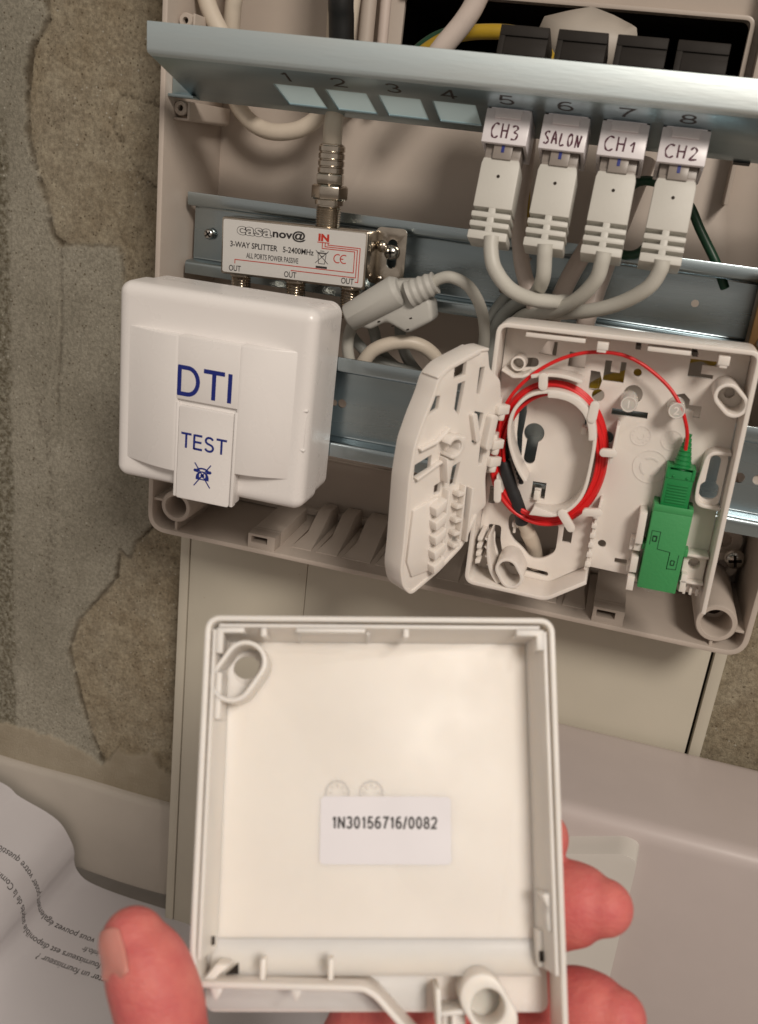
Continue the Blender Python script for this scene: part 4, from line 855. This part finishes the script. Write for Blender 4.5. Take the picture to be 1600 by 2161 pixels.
# cable clamp with teeth, bottom right details
arm = cr([(3.9, -72.6, 0), (4.0, -77, 0), (4.9, -82, 0), (6.6, -86.4, 0), (9.4, -90, 0)], 6)
b = MB(); b.ribbon([(p[0], p[1]) for p in arm], lambda i: .6 + i * .055, W0, -2.6)
for q in range(5):
    p = arm[3 + q * 4]; b.prism([(p[0] - .2, p[1] + .9), (p[0] - 1.5, p[1] + .5), (p[0] - .2, p[1] - .6)], W0, -2.9)
part('clamp_arm', b, M_PTO, t, **K(bevel=.15))
b = MB()
for q in range(4): y = -73.3 - q * 2.9; b.prism([(.2, y), (1.9, y - .2), (1.9, y - 1.2), (.2, y - 1.7)], W0, -1.6)
part('clamp_tooth', b, M_PTO, t, **K(bevel=.2, kind='stuff'))
b = MB(); b.box(69.8, 77.6, -70.2, -69.3, WB, -7); b.box(69.8, 77.4, -79.6, -78.8, WB, -6); b.prism(rect(70.0, -84.2, 77.3, -70.2), WB - .05, -9.5, holes=[circ(73.6, -73.4, 2.0, 18)]); b.box(70, 72.0, -83, -76.5, -9.6, -6)
for q in range(3): b.box(71.4 + q * 2.1, 72.3 + q * 2.1, -84, -81.6, -9.6, -7)
part('latch_housing', b, M_PTO, t, **K(bevel=.2))
b = MB()
for y0, y1, w_ in ((-68.2, -56.8, -6), (-71.5, -68.5, -8), (-79.2, -73.4, -7), (-85.6, -80.4, -6)): b.box(53.0 + (y0 + 70) * .02, 55.4 + (y0 + 70) * .02, y0, y1, WB, w_)
b.box(51.6, 54.2, -71.8, -67.6, WB, -9); b.box(51.9, 54.2, -80.2, -77.4, WB, -9); part('adapter_holder', b, M_PTO, t, **K(bevel=.2))
b = MB(); b.prism(circ(62, -82, 6.4, 20, 180, 360), -15.4, -13.9); part('bottom_tongue', b, M_PTO, t, **K(bevel=.3))
for v in (-25.0, -37.5, -46.5):
    b = MB(); b.box(-1.6, 2.8, v - 1.5, v + 1.5, -6, -.6); b.lathe((.8, v - 3.4, -3.2), (0, 1, 0), [(0, 1.5), (2.2, 1.6)], 16); part('hinge_knuckle', b, M_PTO, t, **K(bevel=.35))

# hinged flap standing open
FN = vec(.80830434, -.58876489, 0); FD = vec(-.58876489, -.80830434, 0)   # outward along the flap, and its inner-face normal
RF = Matrix((FD, vec(0, 0, 1), FN)).transposed()
if RF.determinant() < 0: RF = Matrix((FD, vec(0, 0, 1), -FN)).transposed(); FS = -1
else: FS = 1
fl = thing('hinged_flap', 'white splice tray flap swung open to the left of the fibre outlet tray', 'flap', (147, -40, 0), RF)
def FM(mb, z=1):
    mb.frame = 'xyz'; mb.v = [(p[0], p[1], p[2] * FS) for p in mb.v]; return mb
oc = fillet([(-1.5, 54.4), (1.3, 65.5), (.6, 76), (-.5, 92), (1.5, 99), (7.4, 103), (9.4, 109.3), (13, 109.0), (25.6, 104.2), (29.4, 101.0), (30.6, 95.4), (33.4, 87.8), (35.6, 80.2), (36.1, 69), (35.2, 54.8), (34.6, 44.2), (34.5, 37), (32.6, 31.0), (28.6, 27.3), (17.3, 33.6), (7.6, 41.2), (2.7, 52)], 1.6, True, 4)
fh = [[(17.8, 101.4), (22.8, 100.4), (23.0, 105.0), (18.0, 106.8)], [(17.4, 99.6), (20.6, 98.8), (20.6, 90.6), (18.0, 88.2)], [(27.4, 95.4), (29.6, 95.4), (32.0, 88.8), (27.6, 91.0)], [(27.6, 76.2), (34.4, 73.4), (34.3, 68.4), (27.4, 71.2)],
      [(14.2, 72.4), (17.6, 71.0), (17.8, 63.6), (15.0, 64.4)], [(7.0, 61.5), (13.0, 64.6), (12.4, 53.6), (10.8, 48.6), (7.4, 54)], [(6.8, 88.2), (11.2, 89.2), (10.4, 78.6), (7.8, 77.6)], [(16.4, 37.6), (19.8, 35.8), (19.6, 41.2), (16.6, 42.2)], [(9.6, 103.8), (11.9, 103.6), (11.6, 95.2), (10.0, 94.4)],
      [(21.6, 66.4), (24.6, 65.2), (24.4, 61.8), (21.6, 62.4)], [(9.2, 47.0), (12.8, 45.2), (12.6, 41.6), (9.2, 43.6)], [(3.8, 76.2), (6.0, 76.6), (5.6, 69.6), (4.0, 70.4)]]
b = MB(); b.prism(oc, -1.8, -.2, holes=fh); part('inner_plate', FM(b), M_PTO, fl, **K(smooth=30, bevel=.15))
ow = fillet([(13, 109.1), (25.7, 104.3), (29.5, 101.0), (30.8, 95.4), (33.6, 87.8), (35.8, 80.2), (36.3, 69), (35.4, 54.8), (34.8, 44.2), (34.7, 37), (32.7, 30.8), (28.7, 27.1), (17.3, 33.5), (7.6, 41.1), (2.7, 51.9)], 2.0, n=5)
b = MB(); b.ribbon(ow, 1.4, -8.2, .35, side=.3); part('flap_rim', FM(b), M_PTO, fl, **K(bevel=.3))
b = MB(); b.ribbon(fillet([(9.4, 109.4), (13, 109.2), (25.8, 104.3), (30, 101.0)], 1.5), 1.0, -7.0, .3); part('top_rim', FM(b), M_PTO, fl, **K(bevel=.25))
b = MB()
for q, (u, v) in enumerate(((26.6, 60), (25.8, 55), (25.0, 49.6), (24.4, 44.2), (23.8, 39))): 
    b = MB(); b.prism([(u - 4.6, v + 1.6), (u, v - 1.2), (u - .8, v - 4.2), (u - 4.8, v - 1.6)], -.3, 4.2); part('splice_finger', FM(b), M_PTO, fl, **K(bevel=.3))
for q, (u, v) in enumerate(((15.8, 61.8), (15.6, 57.4), (15.3, 52.4), (15.0, 47.6), (14.6, 43.2))):
    b = MB(); b.prism([(u - 2.8, v + .6), (u, v + .9), (u + .2, v - .7), (u - 2.8, v - .5)], -.3, 3.0); part('splice_finger', FM(b), M_PTO, fl, **K(bevel=.2))
b = MB(); b.ribbon([(20.4, 64), (19.6, 36.6)], 1.0, -.3, 3.2); part('inner_rib', FM(b), M_PTO, fl, **K(bevel=.2))
b = MB(); b.ribbon([(12.6, 64.5), (11.4, 45)], .9, -.3, 2.4); part('inner_rib', FM(b), M_PTO, fl, **K(bevel=.2))
b = MB(); b.ribbon([(8.8, 63), (8.0, 43.5)], .9, -.3, 2.4); part('inner_rib', FM(b), M_PTO, fl, **K(bevel=.2))
b = MB(); b.ribbon([(34, 78.6), (27.4, 80.6), (22.4, 84.8)], .9, -.3, 1.6); part('inner_rib', FM(b), M_PTO, fl, **K(bevel=.2))
b = MB(); b.ribbon([(34, 68.8), (24, 73.8)], .9, -.3, 1.6); part('inner_rib', FM(b), M_PTO, fl, **K(bevel=.2))
b = MB(); b.ribbon(circ(22.5, 79.5, 3.2, 12, 20, 300), 1.3, -.3, 5.0); b.box(17.6, 20.4, 78, 82.4, -.3, 4.2); b.prism([(21, 75.8), (24.4, 75.4), (22.4, 66.8), (21.6, 66.8)], -.3, 3.6); part('latch_post', FM(b), M_PTO, fl, **K(bevel=.35))
b = MB(); b.prism(slot(9.6, 80, 12.6, 88, 1.0), -.3, 1.8); part('pad', FM(b), M_PTO, fl, **K(bevel=.3))
b = MB(); b.prism(slot(4.8, 77.5, 4.0, 86.5, 1.5), -.3, 2.6); part('pad', FM(b), M_PTO, fl, **K(bevel=.4))
b = MB(); b.prism(circ(25, 53, 8.5, 18, 100, 170) + [(17, 40), (22, 35), (30, 34), (33, 40), (33.2, 58)], -.3, .9); part('inner_step', FM(b), M_PTO, fl, **K(bevel=.3))
for v in (89.0, 77.0, 70.8):
    b = MB(); b.box(-3.6, 1.6, v - 1.6, v + 1.6, -1.6, 1.6); b.lathe((-1.2, v - 3.8, 0), (0, 1, 0), [(0, 1.35), (2.4, 1.5)], 16); part('hinge_arm', FM(b), M_PTO, fl, **K(bevel=.4))

# ------------------------------------------------------------------ red fibre coil, splice sleeve, green connector
def topt(u, v, w_=0): # tray coordinates to world
    p = RP @ Vector((u, -w_, v)); return PB + p
t = thing('fibre_coil', 'bright red optical fibre coiled round the spool of the outlet tray', 'fibre', topt(20, -68, WB), RP)
CO = Vector((20, -68, WB))
def shift(b): b.v = [(p[0] - CO.x, p[1] - CO.y, p[2] - CO.z) for p in b.v]; return b
rnd = random.Random(5)
for q in range(12):
    k = 1.0 - .0125 * q + rnd.uniform(-.004, .004); w_ = -10.8 + (q % 3) * 1.25 + rnd.uniform(-.2, .2); ph = rnd.uniform(0, 6.28)
    pts = []
    for a in range(0, 360, 8):
        r_ = math.radians(a); x = 19.9 + (19.7 * k - .1) * math.cos(r_) * (1 - .05 * math.sin(r_)); y = -42.7 + 25.5 * k * math.sin(r_)
        x += .25 * math.sin(2 * r_ + ph); y += .3 * math.cos(3 * r_ + ph)
        if q > 9: x = 19.9 + (x - 19.9) * (.99 - .05 * max(0, -math.cos(r_)))
        pts.append((x, y, w_ + .4 * math.sin(r_ * 2 + ph)))
    b = MB(); b.tube(cr(pts + [pts[0]], 2), .66, 8, cap=False); part('loop', shift(b), M_RED, t, **K(smooth=60))
b = MB(); b.tube(cr([(5.4, -48, -8.6), (3.4, -42, -8.2), (2.5, -36, -7.6), (3.3, -28, -6.6), (6.8, -20.7, -6.2), (12.5, -14.2, -6.2), (19.2, -9.4, -6.4), (26, -6.5, -6.6), (32.4, -5.4, -6.8), (38.8, -5.5, -6.8), (44.9, -7.4, -6.8), (51.2, -11.1, -6.8), (56, -15.0, -6.4), (59.6, -19.6, -5.6), (62.0, -24.6, -6.0), (63.3, -29, -7.0), (63.7, -34, -8)], 8), .62, 10); part('pigtail', shift(b), M_RED, t, **K(smooth=60))
b = MB(); b.tube(cr([(6.2, -49.5, -7.6), (5.0, -44, -7.2), (4.6, -38, -7.4), (6.6, -28, -8), (11, -22, -8.6)], 8), .6, 10); part('pigtail', shift(b), M_RED, t, **K(smooth=60))
t = thing('splice_sleeve', 'black heat-shrink sleeve where the incoming cable meets the red fibre', 'sleeve', topt(14, -68, WB), RP); CO = Vector((14, -68, WB))
b = MB(); b.tube(cr([(5.2, -46.8, -8.6), (6.6, -50.4, -8.2), (9.0, -56, -8.6), (11.6, -61.6, -9.2), (13.3, -66, -10.4), (14.0, -69.2, -11.2)], 6), [1.7] + [2.15] * 13 + [2.3] * 13 + [2.4] * 3 + [2.2], 18); part('tube', shift(b), M_SLEEVE, t, **K(smooth=40))
b = MB()
for q in range(7): b.lathe((8.3 + q * .62, -44.6 - q * 1.45, -10.5), (0, 0, 1), [(0, .95), (2.2, .95), (2.6, .5)], 9)
part('ribbed_strip', shift(b), M_SLEEVE, t, **K(kind='stuff'))
b = MB(); b.prism([(2.0, -41.8), (5.2, -40.6), (6.6, -46.5), (4.2, -48.8), (2.2, -46)], -13, -10.6); part('foam_pad', shift(b), M_SLEEVE, t, **K(bevel=.3))
t = thing('drop_cable', 'white incoming fibre cable below the black sleeve at the bottom of the tray', 'cable', topt(18, -90, -30), RP); CO = Vector((18, -90, -30))
b = MB(); b.tube(cr([(13.6, -66.5, -11.4), (14.4, -69.4, -12.2), (16.2, -73.6, -14.5), (18.2, -79, -19), (19.4, -86, -25), (19.6, -92, -31)], 8), [2.0] + [2.25] * 15 + [2.75] * 24 + [2.75], 18); part('sheath', shift(b), M_COAX, t, **K(smooth=50))
b = MB(); b.box(10.6, 13.0, -71.5, -69.6, -14, -11.5); b.box(11.0, 12.0, -74, -71, -14, -12.4); part('tie', shift(b), M_PTO, t, **K(bevel=.3))

RC = RP @ Matrix.Rotation(math.radians(1.4), 3, 'Y')
t = thing('fibre_connector', 'green fibre connector with ribbed tapered boot at the end of the red fibre', 'connector', topt(63.2, -54, -9.5), RC)
b = MB(); pr_ = [(0, 3.2)]
for q in range(7):
    r_ = 3.1 - q * .29; pr_ += [(.15 + q * 1.5, r_), (1.15 + q * 1.5, r_ - .16), (1.2 + q * 1.5, r_ - .5), (1.5 + q * 1.5, r_ - .5)]
b.lathe((.15, 13.4, 0), (0, 1, 0), pr_ + [(11.6, 1.1)], 24); part('strain_boot', b, M_GREEN, t, **K(smooth=25))
b = MB(); b.prism(rect(-4.4, -3, 4.4, 13.2), -3.6, 3.5); b.prism(rect(-4.6, 10.4, 4.6, 14.2), -3.9, 3.8, holes=[rect(-3.6, 10.6, 3.6, 14.1)]); b.box(-3.7, 3.7, 10.3, 12.6, -3.5, 3.4)
for q in range(7): b.box(-3.3, 3.3, 2.0 + q * 1.0, 2.45 + q * 1.0, 3.4, 3.85)
b.lathe((-2.1, 11.2, 3.7), (0, 0, 1), [(0, .5), (.3, .3)], 10); b.lathe((2.3, 11.1, 3.7), (0, 0, 1), [(0, .5), (.3, .3)], 10); part('housing', b, M_GREEN, t, **K(bevel=.2))
t = thing('fibre_adapter', 'lighter green fibre adapter body clipped at the lower right of the tray', 'adapter', topt(62.5, -83.6, -9.5), RC)
b = MB(); b.prism(rect(-6.3, 0, 6.5, 30.4), -4.5, 4.6, holes=[]); 
b = MB(); b.box(-6.3, 6.5, 0, 28.2, -4.5, 4.6); o_ = rect(-6.3, -4.5, 6.5, 4.6); b2 = MB(); b2.prism(o_, 28.1, 30.6, axis=1, holes=[rect(-4.7, -3.9, 4.9, 3.9)]); b.add(b2.v, b2.f)
b.box(-7.2, 7.4, 13.2, 15.4, -4.2, 2.6); b.box(6.4, 7.8, 13.4, 16.2, -1, 3.4); part('body', b, M_GREENL, t, **K(bevel=.3))
b = MB(); b.box(-5.0, -4.1, 28.4, 30.5, -3.8, 3.8); b.box(4.3, 5.0, 28.4, 30.5, -3.8, 3.8); part('mouth_recess', b, M_GROOVE, t, **K(kind='stuff'))
b = MB()
for c0 in ([(-5.2, 21.2), (-2.4, 21.2), (-2.4, 15.0), (1.9, 14.6), (1.9, 8.4)], [(-5.2, 21.2), (-5.2, 16.2)], [(1.9, 8.6), (4.9, 8.8), (4.9, 14.2)], [(1.9, 8.6), (1.9, 14.6)]): b.ribbon(c0, .22, 4.4, 4.66)
b.prism(rrect(-4.7, 17.4, -3.1, 19.6, .3), 4.4, 4.67); b.prism(rrect(2.6, 10.0, 4.1, 12.0, .3), 4.4, 4.67); part('panel_groove', b, M_GROOVE, t, **K(kind='stuff'))
for x0, y0 in ((-4.4, 17.8), (2.9, 10.4)):
    b = MB(); b.box(x0, x0 + .8, y0, y0 + 1.2, 4.5, 4.9); part('latch_nib', b, M_GREENL, t, **K(bevel=.1))

# ------------------------------------------------------------------ outlet cover held in the foreground, seen from its inside
EX = vec(0.957693, 0.270799, 0.097431); EY = vec(-0.232233, 0.527218, 0.817380); EZ = vec(-0.169978, 0.805425, -0.567801)
RCV = Matrix((EX, EZ, EY)).transposed(); CVB = vec(99.770167, -159.040119, 54.695409)
t = thing('outlet_cover', 'white square cover of the fibre outlet held up in the hand with its inside showing', 'cover', CVB, RCV); CV = t
DP = 13.5
def inset(i, w_): return [(p[0], p[1], w_) for p in rrect(i, -89.5 + i, 81.3 - i, -i, max(2.2 - i * .3, .5), 6)]
b = MB()
pl = rrect(.9, -88.6, 80.4, -.9, 2.2, 6)
b.prism(pl, -DP - 1.8, -DP, holes=[slot(6.3, -9.8, 7.9, -8.4, 2.7, 12)[::1] if False else circ(7.2, -9.6, 3.2, 24), circ(66.6, -86.2, .4, 6)]); part('face_plate', b, M_COVER, t, **K(bevel=.5, smooth=30))
# walls: left, top, right full height; the bottom wall steps in round the cable opening
wl = fillet([(1.4, -80.2), (.2, -74), (0, 0), (81.3, 0), (80.9, -92)], 2.4, n=6)
b = MB()
def wallring(pts, th0, w0, w1, lean=.9):
    k = MB(); k.ribbon(pts, th0, w0, w1, side=1); return k
k = wallring(wl, 1.35, -DP - 1.2, 0); b.add(k.v, k.f); part('side_wall', b, M_COVER, t, **K(bevel=.4))
b = MB(); b.ribbon(fillet([(1.0, -79.4), (37.6, -80.2), (40.5, -81.8), (52.5, -94)], 1.2), 1.3, -DP - 1, -.6, side=0); part('opening_wall', b, M_COVER, t, **K(bevel=.35))
def draft(poly, a0, a1, along):
    q = MB(); q.prism(poly, a0, a1, axis=0)   # polygon (across, w) extruded along
    b = MB(); b.add([(p[1], p[0], p[2]) if along == 'v' else (p[0], p[1], p[2]) for p in q.v], q.f); return b
lp = [(-72.6, -DP - .1)] + [(-73.2 - 6.4 * math.sin(math.radians(a)), -DP + .3 + 6.0 * (1 - math.cos(math.radians(a)))) for a in range(0, 91, 10)] + [(-80.2, -DP - .1)]
part('inner_ledge', draft(lp, 2, 77.9, 'u'), M_COVER, t, **K(smooth=40))
part('wall_draft', draft([(.6, -.3), (1.37, -.3), (3.1, -DP - .1), (.6, -DP - .1)], -75, -2, 'v'), M_COVER, t, **K())
part('wall_draft', draft([(80.6, -.3), (79.9, -.3), (77.6, -DP - .1), (80.6, -DP - .1)], -78, -2, 'v'), M_COVER, t, **K())
part('wall_draft', draft([(-.6, -.3), (-1.37, -.3), (-3.6, -DP - .1), (-.6, -DP - .1)], 2, 79, 'u'), M_COVER, t, **K())
b = MB(); b.box(1.6, 3.0, -23, -12, -DP, -1.6); part('side_rail', b, M_COVER, t, **K(bevel=.4))
b = MB(); b.box(77.4, 80, -78, -70, -DP, -8); part('side_rail', b, M_COVER, t, **K(bevel=.4))
for pts, w1 in (([(1.5, -1.5), (8, -1.5), (8, -2.7), (3.0, -2.7), (3.0, -7.6), (1.5, -7.6)], -.35), ([(20.4, -1.5), (37, -1.5), (37, -2.5), (20.4, -2.5)], -.5), ([(73.4, -1.5), (80, -1.5), (80, -6.4), (78.2, -6.4), (78.2, -3.0), (73.4, -3.0)], -.3)):
    b = MB(); b.prism(pts, -7, w1); part('rim_lip', b, M_COVER, t, **K(bevel=.2))
for x, y, d in ((12.0, -1.6, 2.0), (46.2, -1.6, 2.0)):
    b = MB(); b.box(x, x + 1.3, y - d, y + .2, -8, -.6); part('rim_nib', b, M_COVER, t, **K(bevel=.25))
for x in (37.2, 20.2):
    b = MB(); b.prism([(-1.5, -13), (-1.5, -4), (-2.6, -4), (-3.8, -13)], x, x + .9, axis=0); part('stiffener', b, M_COVER, t, **K(bevel=.2))
b = MB(); b.prism(slot(5.4, -14.0, 8.4, -9.6, 5.2, 14), -DP - .1, -1.2, holes=[slot(5.4, -14.0, 8.4, -9.6, 4.1, 14)]); part('screw_boss', b, M_COVER, t, **K(bevel=.35, smooth=30))
b = MB(); b.prism(slot(5.4, -14.0, 8.4, -9.6, 4.3, 14), -DP + .1, -DP + 1.2, holes=[circ(7.6, -10.6, 3.35, 24)]); part('boss_floor', b, M_COVER, t, **K(bevel=.2, smooth=30))
b = MB(); b.prism(slot(63.8, -83.0, 66.6, -87.4, 5.0, 14), -DP, -2.4, holes=[circ(65.0, -84.9, 3.7, 24)]); part('screw_boss', b, M_COVER, t, **K(bevel=.6, smooth=30))
b = MB(); b.prism(circ(65, -84.9, 3.72, 22), -12, -11); part('boss_plug', b, M_PEG, t, **K(smooth=30))
b = MB(); b.ribbon([(54.0, -81.4), (54.3, -90)], 1.1, -DP, -3.4); b.ribbon([(54.3, -86.8), (60.4, -86.2)], 1.1, -DP, -4); b.box(55.4, 60.6, -96, -87.6, -DP, -9); b.box(57.2, 58.4, -96, -87.2, -10, -6); part('opening_rib', b, M_COVER, t, **K(bevel=.3))
for x in (14.2, 29.4):
    b = MB(); b.prism([(x, -75.4), (x + 1.2, -75.2), (x + 1.2, -79.8), (x, -79.9)], -8, -3.4); part('web', b, M_COVER, t, **K(bevel=.4))
b = MB(); b.prism([(1.4, -80.0), (4.4, -76.4), (7.4, -76.6), (3.4, -80.2)], -10, -3.2); part('corner_fin', b, M_COVER, t, **K(bevel=.4))
b = MB(); b.prism([(6.0, -79.4), (8.9, -76.8), (9.1, -79.2)], -7.5, -6.9); b.box(2.9, 3.7, -72.8, -70.9, -5.0, -4.7); b.box(77.7, 78.6, -76.6, -74.4, -8.2, -7.4); part('core_hole', b, M_NICHE, t, **K(kind='stuff'))
for x in (5.0, 22.6):
    b = MB(); b.prism([(x - 1.6, -80.6), (x + 1.6, -80.7), (x + .9, -82.2), (x, -83.6), (x - .9, -82.2)], -5, -1.2); part('opening_nib', b, M_COVER, t, **K(bevel=.25))
b = MB(); b.prism([(77.6, -61.5), (79.9, -61), (79.9, -69.4), (78.8, -69.4), (78.6, -66), (79.0, -64.4)], -12, -2.2); part('snap_clip', b, M_COVER, t, **K(bevel=.4))
b = MB(); b.box(1.6, 52, -88.0, -80.6, -DP - .2, -DP + .25); part('opening_floor', b, M_COVER, t, **K(bevel=.1))
for x, y, r in ((30.6, -40.0, 2.8), (38.9, -40.0, 2.8)):
    b = MB(); b.ribbon(circ(x, y, r, 24), .35, -DP - .1, -DP + .16, closed=True)
    for q in range(8): a = math.radians(q * 45); b.ribbon([(x + 1.3 * math.cos(a), y + 1.3 * math.sin(a)), (x + 2.2 * math.cos(a), y + 2.2 * math.sin(a))], .22, -DP - .1, -DP + .1)
    part('embossed_mark', b, M_COVER, t, **K(kind='stuff'))
b = MB(); b.prism(rrect(26.6, -56.4, 58.2, -40.8, 1.0), -DP + .02, -DP + .2); st = part('serial_sticker', b, M_STICK, t, **K())
part('lettering', stroke_text('1N30156716/0082', 29.5, -48.2, -DP + .2, 25.3, 2.7, .52, gap=.22), M_INKK, st, **K(smooth=0))

# ------------------------------------------------------------------ the hand
def capsules(b, chain):
    """tapered rounded limb through (x, y, z, r)"""
    pts = cr([(*c[:3],) for c in chain], 6); rs = [q[0] for q in cr([(c[3], 0, 0) for c in chain], 6)]
    d0 = (pts[0] - pts[1]).normalized(); d1 = (pts[-1] - pts[-2]).normalized()
    P = []; R_ = []
    for a in (85, 65, 45, 22): P.append(pts[0] + d0 * rs[0] * math.sin(math.radians(a))); R_.append(rs[0] * math.cos(math.radians(a)))
    P += pts; R_ += rs
    for a in (20, 40, 58, 72, 85): P.append(pts[-1] + d1 * rs[-1] * math.sin(math.radians(a))); R_.append(rs[-1] * math.cos(math.radians(a)))
    b.tube(P, R_, 20)
# cover coordinates (u right, v up, w towards the viewer)
t = thing('person', 'bare left hand pinching the white cover between thumb and fingers', 'person', CVB + RCV @ vec(20, 30, -110), RCV); CO = Vector((20, -110, -30))
b = MB()
capsules(b, [(10, -125, -14, 15), (1, -108, -4, 11.5), (-4.4, -93, 1.0, 9.6), (-6.6, -83, 3.4, 9.8), (-9.8, -75.0, 4.2, 9.2), (-12.6, -70.2, 4.2, 7.2)])       # thumb
capsules(b, [(20, -150, -42, 26), (26, -132, -50, 21), (34, -116, -50, 15)])                # palm
capsules(b, [(50, -150, -44, 24), (52, -132, -52, 20), (58, -116, -50, 13)])
capsules(b, [(36, -146, -52, 24), (42, -128, -52, 18)])
capsules(b, [(34, -112, -48, 12), (50, -80, -44, 10), (68, -58, -38, 8.4), (81.6, -51.2, -25, 7.6)])            # index, mostly hidden
capsules(b, [(40, -114, -50, 12), (60, -89, -46, 10.5), (74, -75, -40, 10.2), (84.5, -67.6, -27, 11.0), (91.0, -66.2, -20, 9.8), (95.4, -66.4, -17, 7.0)])   # middle
capsules(b, [(50, -118, -44, 12), (68, -106, -44, 10.8), (80, -98, -38, 9.6), (87.5, -92.2, -28, 10.6), (93.0, -90.6, -21, 9.4), (97.2, -90.8, -17.5, 7.0)])  # ring
capsules(b, [(60, -130, -40, 10), (74, -120, -34, 9.4), (84, -110, -24, 8.6), (89.0, -103.5, -14, 7.6), (91, -101.5, -9, 6.6)])  # little
o = part('hand', shift(b), M_SKIN, t, **K(smooth=180))
md = o.modifiers.new('remesh', 'REMESH'); md.mode = 'VOXEL'; md.voxel_size = .0006; md.use_smooth_shade = True
sm = o.modifiers.new('smooth', 'SMOOTH'); sm.factor = .5; sm.iterations = 18
# thumbnail: a patch laid on the upper left of the thumb tip
b = MB(); rows = []
nc = Vector((-15.0, -70.6, 8.4)); axis = Vector((-.34, .94, .0)).normalized(); nrm = Vector((-.58, -.16, .80)); nrm = (nrm - axis * nrm.dot(axis)).normalized(); sd = axis.cross(nrm)
for i in range(15):
    f = i / 14 * 2 - 1; row = []
    for j in range(13):
        g = j / 12 * 2 - 1
        wd = 5.0 * (1 - .10 * f); lx = f * 6.0 * math.sqrt(max(0, 1 - .30 * abs(g) ** 2.6))
        row.append((nc + axis * lx + sd * (g * wd * math.sqrt(max(0, 1 - .18 * abs(f) ** 3))) + nrm * 3.0)[:])
    rows.append(row)
b.grid(rows); k = part('thumbnail', shift(b), M_NAIL, t, **K(smooth=180))
sw = k.modifiers.new('wrap', 'SHRINKWRAP'); sw.target = o; sw.wrap_method = 'NEAREST_SURFACEPOINT'; sw.offset = .00035
sm2 = k.modifiers.new('smooth', 'SMOOTH'); sm2.factor = .5; sm2.iterations = 3
sd_ = k.modifiers.new('thick', 'SOLIDIFY'); sd_.thickness = .0006; sd_.offset = 0
